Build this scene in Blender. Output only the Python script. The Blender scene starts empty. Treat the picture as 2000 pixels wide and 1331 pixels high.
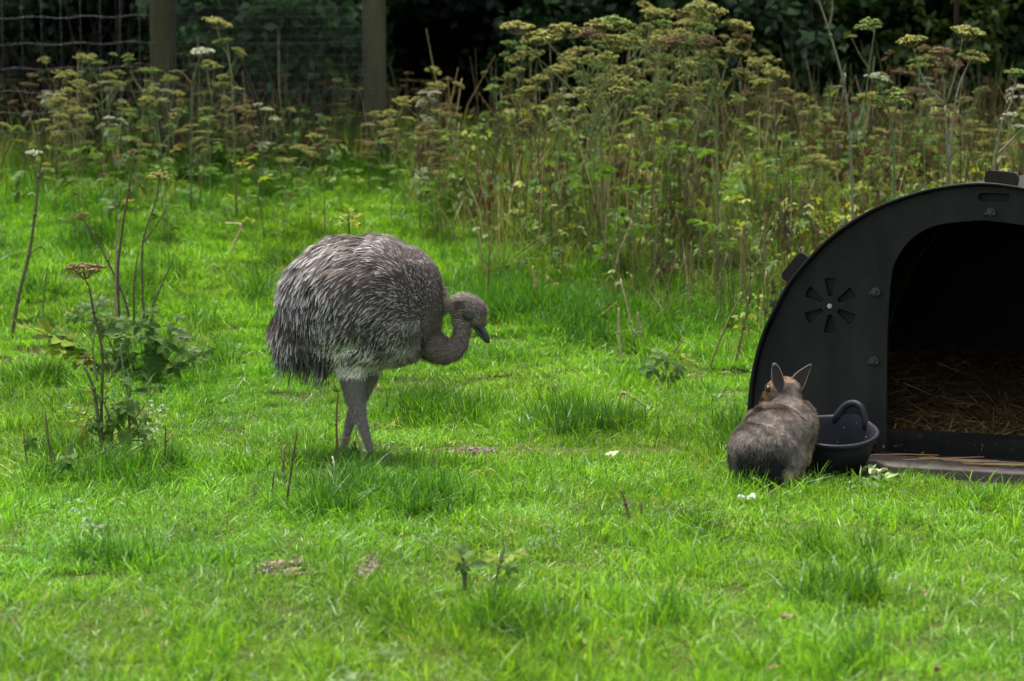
import bpy, bmesh, math, random
import numpy as np
from mathutils import Vector, Matrix, Euler, Quaternion

SC = bpy.context.scene
COL = SC.collection
R = math.radians
rng = np.random.default_rng(7)
random.seed(7)

# ------------------------------------------------------------------ camera
F = 4800.0                      # focal length in photo pixels (photo 2000 x 1331)
CAMZ = 1.62
PITCH = math.atan((665.5 - 190.0) / F)
cam_data = bpy.data.cameras.new('camera')
cam_data.lens = F / 2000.0 * 36.0
cam_data.sensor_width = 36.0
cam_data.clip_start = 0.1
cam_data.clip_end = 400.0
cam_data.dof.use_dof = True
cam_data.dof.focus_distance = 11.0
cam_data.dof.aperture_fstop = 3.2
cam = bpy.data.objects.new('camera', cam_data)
COL.objects.link(cam)
cam.location = (0, 0, CAMZ)
cam.rotation_euler = (math.pi / 2 - PITCH, 0, 0)
SC.camera = cam

# ------------------------------------------------------------------ light
SUN_EL, SUN_AZ = 71.0, -24.0    # azimuth from +Y towards +X
world = bpy.data.worlds.new('World')
SC.world = world
world.use_nodes = True
wn = world.node_tree
wn.nodes.clear()
wo = wn.nodes.new('ShaderNodeOutputWorld')
wb = wn.nodes.new('ShaderNodeBackground')
ws = wn.nodes.new('ShaderNodeTexSky')
ws.sky_type = 'NISHITA'
ws.sun_disc = False
ws.sun_elevation = R(SUN_EL)
ws.sun_rotation = R(SUN_AZ)
ws.air_density = 1.0
ws.dust_density = 3.0
ws.ozone_density = 1.0
wb.inputs['Strength'].default_value = 0.10
hs = wn.nodes.new('ShaderNodeHueSaturation')   # thin bright cloud: a paler sky all round
hs.inputs['Saturation'].default_value = 0.35
wn.links.new(ws.outputs[0], hs.inputs['Color'])
wn.links.new(hs.outputs[0], wb.inputs[0])
wn.links.new(wb.outputs[0], wo.inputs[0])
sun_d = bpy.data.lights.new('sun', 'SUN')
sun_d.energy = 2.3
sun_d.angle = R(10)
sun_d.color = (1.0, 0.95, 0.86)
sun = bpy.data.objects.new('sun', sun_d)
COL.objects.link(sun)
_sd = Vector((math.sin(R(SUN_AZ)) * math.cos(R(SUN_EL)), math.cos(R(SUN_AZ)) * math.cos(R(SUN_EL)), math.sin(R(SUN_EL))))
sun.rotation_euler = _sd.to_track_quat('Z', 'Y').to_euler()
sun.location = (-6, 14, 18)
SC.view_settings.view_transform = 'Standard'
SC.view_settings.look = 'None'
SC.view_settings.exposure = 1.85
SC.view_settings.gamma = 1.0
SC.view_settings.use_curve_mapping = False
SC.cycles.use_denoising = True
SC.cycles.max_bounces = 4
SC.cycles.diffuse_bounces = 3
SC.cycles.glossy_bounces = 2
SC.cycles.transmission_bounces = 3
SC.cycles.use_adaptive_sampling = True
SC.cycles.adaptive_threshold = 0.03
SC.cycles.transparent_max_bounces = 4

# ------------------------------------------------------------------ maths
def vnoise(x, y, seed=0):
    x = np.asarray(x, float); y = np.asarray(y, float)
    xi = np.floor(x).astype(np.int64); yi = np.floor(y).astype(np.int64)
    fx = x - xi; fy = y - yi
    fx = fx * fx * (3 - 2 * fx); fy = fy * fy * (3 - 2 * fy)
    def h(a, b):
        n = (a * 374761393 + b * 668265263 + seed * 1442695041) & 0xffffffff
        n = ((n ^ (n >> 13)) * 1274126177) & 0xffffffff
        return ((n ^ (n >> 16)) & 0xffff) / 65535.0
    return (h(xi, yi) * (1 - fx) + h(xi + 1, yi) * fx) * (1 - fy) + (h(xi, yi + 1) * (1 - fx) + h(xi + 1, yi + 1) * fx) * fy

def sstep(a, b, v):
    t = np.clip((np.asarray(v, float) - a) / (b - a), 0, 1)
    return t * t * (3 - 2 * t)

def gz(x, y):
    """ground height"""
    x = np.asarray(x, float); y = np.asarray(y, float)
    t = np.clip((y - 11.6) / 2.8, 0, None)
    ramp = np.where(t < 1, 0.5 * t * t * 2.8, 0.5 * 2.8 + (y - 14.4)) * 0.165
    over = np.clip(y - 20.0, 0, None)
    ramp = ramp - np.clip(over, 0, 8) * 0.10 + np.clip(y - 30.0, 0, 14) * 0.33  # last term: bank added past the wood to block sky light in gaps
    n = (vnoise(x * 0.9, y * 0.9, 3) - 0.5) * 0.07 + (vnoise(x * 2.7, y * 2.7, 5) - 0.5) * 0.03
    amp = 1 - 0.8 * np.exp(-(((x - 1.7) / 1.3) ** 2 + ((y - 11.0) / 1.3) ** 2))
    return ramp + n * amp

_cp, _sp = math.cos(PITCH), math.sin(PITCH)
def ray(px, py):
    dx = (px - 1000.0) / F; dy = (665.5 - py) / F
    return Vector((dx, _cp + _sp * dy, -_sp + _cp * dy))
def at(px, py, Y):
    d = ray(px, py)
    return Vector((0, 0, CAMZ)) + d * (Y / d.y)
def gpx(px, py):
    """the ground point seen at a pixel"""
    d = ray(px, py)
    Y = 5.0
    while Y < 40:
        p = Vector((0, 0, CAMZ)) + d * (Y / d.y)
        if p.z <= float(gz(p.x, p.y)):
            return p
        Y += 0.03
    return p
def ppm(Y):
    return F / Y
def proj(x, y, z):
    """world arrays to photo pixels"""
    x = np.asarray(x, float); y = np.asarray(y, float); z = np.asarray(z, float) - CAMZ
    dep = y * _cp - z * _sp
    up = y * _sp + z * _cp
    return 1000 + F * x / dep, 665.5 - F * up / dep

# ------------------------------------------------------------------ materials
def new_mat(name):
    m = bpy.data.materials.new(name)
    m.use_nodes = True
    nt = m.node_tree
    nt.nodes.clear()
    out = nt.nodes.new('ShaderNodeOutputMaterial')
    return m, nt, out

def L(nt, a, b):
    nt.links.new(a, b)

def ramp_node(nt, stops):
    r = nt.nodes.new('ShaderNodeValToRGB')
    el = r.color_ramp.elements
    while len(el) > 1:
        el.remove(el[-1])
    el[0].position = stops[0][0]; el[0].color = (*stops[0][1], 1)
    for p, c in stops[1:]:
        e = el.new(p); e.color = (*c, 1)
    return r

def noise_mat(name, stops, scale=20, rough=0.8, bump=0.0, detail=6, spec=0.3, stretch=(1, 1, 1), bscale=None, metallic=0.0):
    m, nt, out = new_mat(name)
    tc = nt.nodes.new('ShaderNodeTexCoord')
    mp = nt.nodes.new('ShaderNodeMapping'); mp.inputs['Scale'].default_value = stretch
    L(nt, tc.outputs['Object'], mp.inputs[0])
    nz = nt.nodes.new('ShaderNodeTexNoise'); nz.inputs['Scale'].default_value = scale; nz.inputs['Detail'].default_value = detail
    nz.inputs['Roughness'].default_value = 0.65
    L(nt, mp.outputs[0], nz.inputs['Vector'])
    rp = ramp_node(nt, stops); L(nt, nz.outputs[0], rp.inputs[0])
    b = nt.nodes.new('ShaderNodeBsdfPrincipled')
    L(nt, rp.outputs[0], b.inputs['Base Color'])
    b.inputs['Roughness'].default_value = rough
    b.inputs['Specular IOR Level'].default_value = spec
    b.inputs['Metallic'].default_value = metallic
    if bump:
        n2 = nt.nodes.new('ShaderNodeTexNoise'); n2.inputs['Scale'].default_value = bscale or scale * 3; n2.inputs['Detail'].default_value = 8
        L(nt, mp.outputs[0], n2.inputs['Vector'])
        bp = nt.nodes.new('ShaderNodeBump'); bp.inputs['Strength'].default_value = bump; bp.inputs['Distance'].default_value = 0.01
        L(nt, n2.outputs[0], bp.inputs['Height']); L(nt, bp.outputs[0], b.inputs['Normal'])
    L(nt, b.outputs[0], out.inputs[0])
    return m

def col_mat(name, rough=0.6, transl=0.0, spec=0.3, tint=False, trans_mul=(1.0, 1.0, 1.0), mottled=0.0):
    """colour from the mesh attribute 'col', optionally shifted by the instancer's 'tint'"""
    m, nt, out = new_mat(name)
    a = nt.nodes.new('ShaderNodeAttribute'); a.attribute_name = 'col'
    c = a.outputs['Color']
    if tint:
        t = nt.nodes.new('ShaderNodeAttribute'); t.attribute_type = 'INSTANCER'; t.attribute_name = 'tint'
        mx = nt.nodes.new('ShaderNodeMix'); mx.data_type = 'RGBA'; mx.blend_type = 'MULTIPLY'
        mx.inputs[0].default_value = 1.0
        L(nt, c, mx.inputs[6]); L(nt, t.outputs['Color'], mx.inputs[7])
        c = mx.outputs[2]
    if mottled:
        tc = nt.nodes.new('ShaderNodeTexCoord')
        nz = nt.nodes.new('ShaderNodeTexNoise'); nz.inputs['Scale'].default_value = 60; nz.inputs['Detail'].default_value = 4
        L(nt, tc.outputs['Object'], nz.inputs['Vector'])
        rp = ramp_node(nt, [(0.3, (1 - mottled,) * 3), (0.7, (1 + mottled * 0.6,) * 3)])
        L(nt, nz.outputs[0], rp.inputs[0])
        mx = nt.nodes.new('ShaderNodeMix'); mx.data_type = 'RGBA'; mx.blend_type = 'MULTIPLY'; mx.inputs[0].default_value = 1.0
        L(nt, c, mx.inputs[6]); L(nt, rp.outputs[0], mx.inputs[7]); c = mx.outputs[2]
    b = nt.nodes.new('ShaderNodeBsdfPrincipled')
    b.inputs['Roughness'].default_value = rough
    b.inputs['Specular IOR Level'].default_value = spec
    L(nt, c, b.inputs['Base Color'])
    sh = b.outputs[0]
    if transl:
        tr = nt.nodes.new('ShaderNodeBsdfTranslucent')
        mm = nt.nodes.new('ShaderNodeMix'); mm.data_type = 'RGBA'; mm.blend_type = 'MULTIPLY'; mm.inputs[0].default_value = 1.0
        mm.inputs[7].default_value = (*trans_mul, 1)
        L(nt, c, mm.inputs[6]); L(nt, mm.outputs[2], tr.inputs[0])
        ms = nt.nodes.new('ShaderNodeMixShader'); ms.inputs[0].default_value = transl
        L(nt, sh, ms.inputs[1]); L(nt, tr.outputs[0], ms.inputs[2]); sh = ms.outputs[0]
    L(nt, sh, out.inputs[0])
    return m

M = {}
M['grass'] = col_mat('grass_blades', rough=0.4, transl=0.45, spec=0.28, tint=True, trans_mul=(1.5, 1.45, 0.6))
M['leaf'] = col_mat('green_leaves', rough=0.6, transl=0.4, spec=0.12, trans_mul=(1.4, 1.4, 0.6), mottled=0.25)
M['leaf_tint'] = col_mat('weed_leaves', rough=0.55, transl=0.35, spec=0.22, tint=True, trans_mul=(1.4, 1.3, 0.6))
M['wood_leaf'] = col_mat('woodland_leaves', rough=0.45, transl=0.25, spec=0.4, trans_mul=(1.2, 1.3, 0.5))
M['stem'] = col_mat('plant_stems', rough=0.6, spec=0.3, mottled=0.35)
M['flower'] = col_mat('flower_heads', rough=0.8, transl=0.45, spec=0.1)
M['feather'] = col_mat('feathers', rough=0.6, transl=0.12, spec=0.25)
M['fur'] = col_mat('fur', rough=0.7, transl=0.15, spec=0.2)
M['skin'] = col_mat('animal_skin', rough=0.85, spec=0.1)
M['straw'] = col_mat('straw', rough=0.55, transl=0.1, spec=0.35)
M['soil'] = noise_mat('soil', [(0.3, (0.018, 0.012, 0.008)), (0.55, (0.045, 0.032, 0.02)), (0.75, (0.08, 0.06, 0.04))], scale=14, rough=0.95, bump=0.6)

# ------------------------------------------------------------------ geometry helpers
class Geo:
    def __init__(self):
        self.v = []; self.f = []; self.c = []; self.n = 0
    def add(self, verts, faces, col):
        k = self.n
        self.v.extend([tuple(p) for p in verts])
        if isinstance(col[0], (int, float)):
            self.c.extend([tuple(col)] * len(verts))
        else:
            self.c.extend([tuple(q) for q in col])
        self.f.extend([tuple(i + k for i in q) for q in faces])
        self.n += len(verts)
    def tube(self, path, radii, col, sides=5, cap=True):
        path = [Vector(p) for p in path]
        if isinstance(radii, (int, float)):
            radii = [radii] * len(path)
        vs = []; cs = []
        up = Vector((0.31, 0.77, 0.55))
        for i, p in enumerate(path):
            d = (path[min(i + 1, len(path) - 1)] - path[max(i - 1, 0)])
            if d.length < 1e-9:
                d = Vector((0, 0, 1))
            d.normalize()
            a = d.cross(up)
            if a.length < 0.05:
                a = d.cross(Vector((1, 0, 0)))
            a.normalize(); b = d.cross(a)
            for k in range(sides):
                t = 2 * math.pi * k / sides
                vs.append(p + (a * math.cos(t) + b * math.sin(t)) * radii[i])
                cs.append(col if isinstance(col[0], (int, float)) else col[i])
        fs = []
        for i in range(len(path) - 1):
            for k in range(sides):
                k2 = (k + 1) % sides
                fs.append((i * sides + k, i * sides + k2, (i + 1) * sides + k2, (i + 1) * sides + k))
        if cap:
            fs.append(tuple(range(sides))[::-1])
            fs.append(tuple((len(path) - 1) * sides + k for k in range(sides)))
        self.add(vs, fs, cs)
    def build(self, name, mat, parent=None, smooth=True):
        me = bpy.data.meshes.new(name)
        me.from_pydata(self.v, [], self.f)
        at_ = me.color_attributes.new('col', 'FLOAT_COLOR', 'POINT')
        at_.data.foreach_set('color', np.array([(*c[:3], 1.0) for c in self.c], np.float32).ravel())
        if smooth:
            me.polygons.foreach_set('use_smooth', [True] * len(me.polygons))
        me.materials.append(mat)
        me.update()
        return link(name, me, parent)

def link(name, data, parent=None):
    o = bpy.data.objects.new(name, data)
    COL.objects.link(o)
    if parent is not None:
        o.parent = parent
    return o

def tag(o, label=None, cat=None, group=None, kind=None):
    if label: o['label'] = label
    if cat: o['category'] = cat
    if group: o['group'] = group
    if kind: o['kind'] = kind
    return o

def empty(name, loc, rz=0.0):
    o = bpy.data.objects.new(name, None)
    COL.objects.link(o)
    o.empty_display_size = 0.1
    o.location = loc
    o.rotation_euler = (0, 0, rz)
    return o

def copy_tree(o, parent=None):
    c = o.copy(); COL.objects.link(c)
    c.parent = parent
    for ch in o.children:
        copy_tree(ch, c)
    return c

def np_mesh(name, V, quads=None, tris=None, col=None, mat=None, parent=None, smooth=False):
    """fast mesh from arrays"""
    me = bpy.data.meshes.new(name)
    V = np.asarray(V, np.float32)
    nq = 0 if quads is None else len(quads); nt_ = 0 if tris is None else len(tris)
    me.vertices.add(len(V)); me.vertices.foreach_set('co', V.ravel())
    loops = []
    if nq: loops.append(np.asarray(quads, np.int32).ravel())
    if nt_: loops.append(np.asarray(tris, np.int32).ravel())
    lp = np.concatenate(loops)
    me.loops.add(len(lp)); me.loops.foreach_set('vertex_index', lp)
    tot = np.concatenate([np.full(nq, 4, np.int32), np.full(nt_, 3, np.int32)])
    st = np.concatenate([[0], np.cumsum(tot)[:-1]]).astype(np.int32)
    me.polygons.add(nq + nt_)
    me.polygons.foreach_set('loop_start', st)
    if smooth:
        me.polygons.foreach_set('use_smooth', np.ones(nq + nt_, bool))
    me.update(calc_edges=True)
    if col is not None:
        a = me.color_attributes.new('col', 'FLOAT_COLOR', 'POINT')
        c4 = np.ones((len(V), 4), np.float32); c4[:, :3] = col
        a.data.foreach_set('color', c4.ravel())
    if mat: me.materials.append(mat)
    me.validate()
    return link(name, me, parent)

def nrm(a):
    return a / np.maximum(np.linalg.norm(a, axis=-1, keepdims=True), 1e-9)

def strips(P, T, N, Ln, W, ts, ws, curve, cols, droop=0.0):
    """ribbons rooted at P along T; curve = lift along N; cols: (len(ts), n, 3)"""
    n = len(P); k = len(ts)
    S = nrm(np.cross(T, N))
    V = np.zeros((n, k, 2, 3))
    for i, t in enumerate(ts):
        c = P + T * (Ln * t)[:, None] + N * (curve * Ln * (t - 0.55 * t * t))[:, None]
        c[:, 2] -= droop * Ln * t * t
        hw = (W * ws[i] * 0.5)[:, None]
        V[:, i, 0] = c - S * hw
        V[:, i, 1] = c + S * hw
    base = (np.arange(n) * k * 2)[:, None]
    q = []
    for i in range(k - 1):
        a = base + i * 2
        q.append(np.concatenate([a, a + 1, a + 3, a + 2], 1))
    Q = np.stack(q, 1).reshape(-1, 4)
    C = np.repeat(np.transpose(cols, (1, 0, 2))[:, :, None, :], 2, axis=2)
    return V.reshape(-1, 3), Q, C.reshape(-1, 3)

# ------------------------------------------------------------------ ground
def build_ground():
    xs = np.concatenate([np.linspace(-40, -7, 18)[:-1], np.linspace(-7, 7, 113), np.linspace(7, 40, 18)[1:]])
    ys = np.concatenate([np.linspace(-12, 4, 12)[:-1], np.linspace(4, 22, 145), np.linspace(22, 60, 40)[1:]])
    X, Y = np.meshgrid(xs, ys)
    Z = gz(X, Y)
    V = np.stack([X, Y, Z], -1).reshape(-1, 3)
    nx, ny = len(xs), len(ys)
    i = (np.arange(ny - 1)[:, None] * nx + np.arange(nx - 1)[None]).ravel()
    Q = np.stack([i, i + 1, i + nx + 1, i + nx], 1)
    m, nt, out = new_mat('meadow_soil')
    tc = nt.nodes.new('ShaderNodeTexCoord')
    n1 = nt.nodes.new('ShaderNodeTexNoise'); n1.inputs['Scale'].default_value = 3.0; n1.inputs['Detail'].default_value = 8
    n2 = nt.nodes.new('ShaderNodeTexNoise'); n2.inputs['Scale'].default_value = 45.0; n2.inputs['Detail'].default_value = 6
    L(nt, tc.outputs['Object'], n1.inputs['Vector']); L(nt, tc.outputs['Object'], n2.inputs['Vector'])
    r1 = ramp_node(nt, [(0.3, (0.035, 0.055, 0.012)), (0.55, (0.05, 0.066, 0.016)), (0.75, (0.06, 0.055, 0.028))])
    r2 = ramp_node(nt, [(0.3, (0.5, 0.5, 0.5)), (0.7, (1.3, 1.2, 1.1))])
    L(nt, n1.outputs[0], r1.inputs[0]); L(nt, n2.outputs[0], r2.inputs[0])
    mx = nt.nodes.new('ShaderNodeMix'); mx.data_type = 'RGBA'; mx.blend_type = 'MULTIPLY'; mx.inputs[0].default_value = 1.0
    L(nt, r1.outputs[0], mx.inputs[6]); L(nt, r2.outputs[0], mx.inputs[7])
    # beyond the fence: bare brown woodland floor
    sx = nt.nodes.new('ShaderNodeSeparateXYZ'); L(nt, tc.outputs['Object'], sx.inputs[0])
    mr = nt.nodes.new('ShaderNodeMapRange'); mr.inputs[1].default_value = 19.2; mr.inputs[2].default_value = 20.4
    L(nt, sx.outputs[1], mr.inputs[0])
    mx2 = nt.nodes.new('ShaderNodeMix'); mx2.data_type = 'RGBA'
    rl = ramp_node(nt, [(0.3, (0.012, 0.008, 0.005)), (0.7, (0.05, 0.032, 0.018))]); L(nt, n2.outputs[0], rl.inputs[0])
    L(nt, mr.outputs[0], mx2.inputs[0]); L(nt, mx.outputs[2], mx2.inputs[6]); L(nt, rl.outputs[0], mx2.inputs[7])
    b = nt.nodes.new('ShaderNodeBsdfPrincipled'); b.inputs['Roughness'].default_value = 0.95; b.inputs['Specular IOR Level'].default_value = 0.1
    L(nt, mx2.outputs[2], b.inputs['Base Color'])
    bp = nt.nodes.new('ShaderNodeBump'); bp.inputs['Strength'].default_value = 0.7; bp.inputs['Distance'].default_value = 0.02
    L(nt, n2.outputs[0], bp.inputs['Height']); L(nt, bp.outputs[0], b.inputs['Normal'])
    L(nt, b.outputs[0], out.inputs[0])
    o = np_mesh('ground', V, quads=Q, mat=m, smooth=True)
    tag(o, 'grassy paddock ground rising towards the fence', 'ground', kind='structure')
build_ground()

# ------------------------------------------------------------------ pig ark frame of reference
YAW = R(24)
AD = Vector((math.cos(YAW), -math.sin(YAW), 0))          # along the front, to the right
AN = Vector((-math.sin(YAW), -math.cos(YAW), 0))         # outwards, towards the viewer
AZ0 = 0.055
_p = at(1720, 912, 10.77)
def _plane(px, py, origin):
    d = ray(px, py)
    t = (origin - Vector((0, 0, CAMZ))).dot(AN) / d.dot(AN)
    return Vector((0, 0, CAMZ)) + d * t
AO = Vector((_p.x, _p.y, AZ0))
_c = _plane(1912, 880, AO)
AO = Vector((_c.x, _c.y, AZ0))                           # middle of the front, at its foot
def ark_uv(px, py):
    q = _plane(px, py, AO) - AO
    return q.dot(AD), q.z
def ark_w(u, v, w=0.0):
    return AO + AD * u + Vector((0, 0, v)) + AN * w
ARK_L = 2.3
# ------------------------------------------------------------------ pig ark
def spline(pts, n):
    """Catmull-Rom through 2D or 3D points"""
    P = np.array([list(p) for p in pts], float)
    P = np.vstack([2 * P[0] - P[1], P, 2 * P[-1] - P[-2]])
    out = []
    segs = len(P) - 3
    for i in range(n):
        t = i / (n - 1) * segs
        k = min(int(t), segs - 1); t -= k
        a, b, c, d = P[k:k + 4]
        out.append(0.5 * (2 * b + (c - a) * t + (2 * a - 5 * b + 4 * c - d) * t * t + (3 * b - a - 3 * c + d) * t ** 3))
    return np.array(out)

_left = [ark_uv(*p) for p in [(1463, 805), (1471, 730), (1489, 658), (1518, 595), (1544, 549), (1583, 502), (1632, 455), (1699, 411), (1761, 385), (1834, 365), (1907, 356)]]
_left = [(_left[0][0] - 0.002, -0.01)] + _left
_prof = _left[:-1] + [(0.0, _left[-1][1])] + [(-u, v) for u, v in _left[:-1]][::-1]
PROFILE = spline(_prof, 90)
def prof_offset(P, d):
    T = np.gradient(P, axis=0); T /= np.linalg.norm(T, axis=1)[:, None]
    Nn = np.stack([T[:, 1], -T[:, 0]], 1)       # inwards for a left-to-right arch
    return P + Nn * d

def plate_with_holes(outer, holes, thick):
    """flat plate in x-z, from y=0 to y=thick"""
    bm = bmesh.new()
    edges = []
    for lp in [outer] + holes:
        vs = [bm.verts.new((float(u), 0, float(v))) for u, v in lp]
        for i in range(len(vs)):
            edges.append(bm.edges.new((vs[i], vs[(i + 1) % len(vs)])))
    bmesh.ops.triangle_fill(bm, use_beauty=True, use_dissolve=False, edges=edges, normal=(0, -1, 0))
    ext = bmesh.ops.extrude_face_region(bm, geom=list(bm.faces))
    bmesh.ops.translate(bm, vec=(0, thick, 0), verts=[g for g in ext['geom'] if isinstance(g, bmesh.types.BMVert)])
    bmesh.ops.recalc_face_normals(bm, faces=bm.faces)
    return bm

def bm_obj(name, bm, mat, parent=None, smooth=False, bevel=0.0):
    me = bpy.data.meshes.new(name)
    bm.to_mesh(me); bm.free()
    me.materials.append(mat)
    if smooth:
        me.polygons.foreach_set('use_smooth', [True] * len(me.polygons))
    o = link(name, me, parent)
    if bevel:
        md = o.modifiers.new('bevel', 'BEVEL'); md.width = bevel; md.segments = 2; md.limit_method = 'ANGLE'
    return o

def rounded_rect(cx, cy, w, h, r, ang=0.0, n=6):
    pts = []
    for sx, sy, a0 in ((1, 1, 0), (-1, 1, 90), (-1, -1, 180), (1, -1, 270)):
        for i in range(n + 1):
            a = R(a0 + 90 * i / n)
            pts.append((sx * (w / 2 - r) + r * math.cos(a), sy * (h / 2 - r) + r * math.sin(a)))
    c, s = math.cos(ang), math.sin(ang)
    return [(cx + x * c - y * s, cy + x * s + y * c) for x, y in pts]

def dirty_plastic(name, dark, light, rough=0.5):
    m, nt, out = new_mat(name)
    tc = nt.nodes.new('ShaderNodeTexCoord')
    n1 = nt.nodes.new('ShaderNodeTexNoise'); n1.inputs['Scale'].default_value = 5; n1.inputs['Detail'].default_value = 10; n1.inputs['Roughness'].default_value = 0.7
    n2 = nt.nodes.new('ShaderNodeTexNoise'); n2.inputs['Scale'].default_value = 130; n2.inputs['Detail'].default_value = 3
    mp = nt.nodes.new('ShaderNodeMapping'); mp.inputs['Scale'].default_value = (1, 1, 0.35)
    L(nt, tc.outputs['Object'], mp.inputs[0]); L(nt, mp.outputs[0], n1.inputs['Vector']); L(nt, tc.outputs['Object'], n2.inputs['Vector'])
    # mud splashed up from the ground and green algae film
    sx = nt.nodes.new('ShaderNodeSeparateXYZ'); L(nt, tc.outputs['Object'], sx.inputs[0])
    mr = nt.nodes.new('ShaderNodeMapRange'); mr.inputs[1].default_value = 0.55; mr.inputs[2].default_value = 0.0; mr.inputs[3].default_value = 0.0; mr.inputs[4].default_value = 0.22
    L(nt, sx.outputs[2], mr.inputs[0])
    ad = nt.nodes.new('ShaderNodeMath'); ad.operation = 'ADD'
    L(nt, n1.outputs[0], ad.inputs[0]); L(nt, mr.outputs[0], ad.inputs[1])
    rp = ramp_node(nt, [(0.38, dark), (0.56, tuple(0.5 * (a + b) for a, b in zip(dark, light))), (0.74, light)])
    L(nt, ad.outputs[0], rp.inputs[0])
    sp = ramp_node(nt, [(0.70, (0, 0, 0)), (0.76, (1, 1, 1))]); L(nt, n2.outputs[0], sp.inputs[0])
    mx = nt.nodes.new('ShaderNodeMix'); mx.data_type = 'RGBA'
    ml = nt.nodes.new('ShaderNodeMath'); ml.operation = 'MULTIPLY'; ml.inputs[1].default_value = 0.35
    L(nt, sp.outputs[0], ml.inputs[0]); L(nt, ml.outputs[0], mx.inputs[0])
    L(nt, rp.outputs[0], mx.inputs[6]); mx.inputs[7].default_value = (0.09, 0.075, 0.05, 1)
    b = nt.nodes.new('ShaderNodeBsdfPrincipled')
    L(nt, mx.outputs[2], b.inputs['Base Color'])
    rr = nt.nodes.new('ShaderNodeMapRange'); rr.inputs[3].default_value = rough - 0.12; rr.inputs[4].default_value = rough + 0.25
    L(nt, n1.outputs[0], rr.inputs[0]); L(nt, rr.outputs[0], b.inputs['Roughness'])
    b.inputs['Specular IOR Level'].default_value = 0.2
    bp = nt.nodes.new('ShaderNodeBump'); bp.inputs['Strength'].default_value = 0.25; bp.inputs['Distance'].default_value = 0.004
    L(nt, n2.outputs[0], bp.inputs['Height']); L(nt, bp.outputs[0], b.inputs['Normal'])
    L(nt, b.outputs[0], out.inputs[0])
    return m

M['ark'] = dirty_plastic('dark_recycled_plastic', (0.0028, 0.0035, 0.0050), (0.017, 0.0178, 0.0160), 0.46)
M['ark_sill'] = dirty_plastic('muddy_plastic_sill', (0.008, 0.007, 0.006), (0.026, 0.021, 0.017), 0.6)
M['tub'] = dirty_plastic('black_rubber', (0.006, 0.0065, 0.009), (0.015, 0.016, 0.021), 0.42)
M['bolt'] = noise_mat('black_bolts', [(0.3, (0.01, 0.01, 0.012)), (0.7, (0.03, 0.03, 0.032))], scale=40, rough=0.35, spec=0.5)
M['zinc'] = noise_mat('zinc_bolt', [(0.3, (0.35, 0.35, 0.36)), (0.7, (0.6, 0.6, 0.6))], scale=60, rough=0.4, metallic=0.8)
M['concrete'] = noise_mat('weathered_concrete', [(0.25, (0.04, 0.034, 0.028)), (0.5, (0.085, 0.073, 0.062)), (0.75, (0.14, 0.12, 0.10))], scale=9, rough=0.9, bump=0.5, bscale=60)

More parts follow.
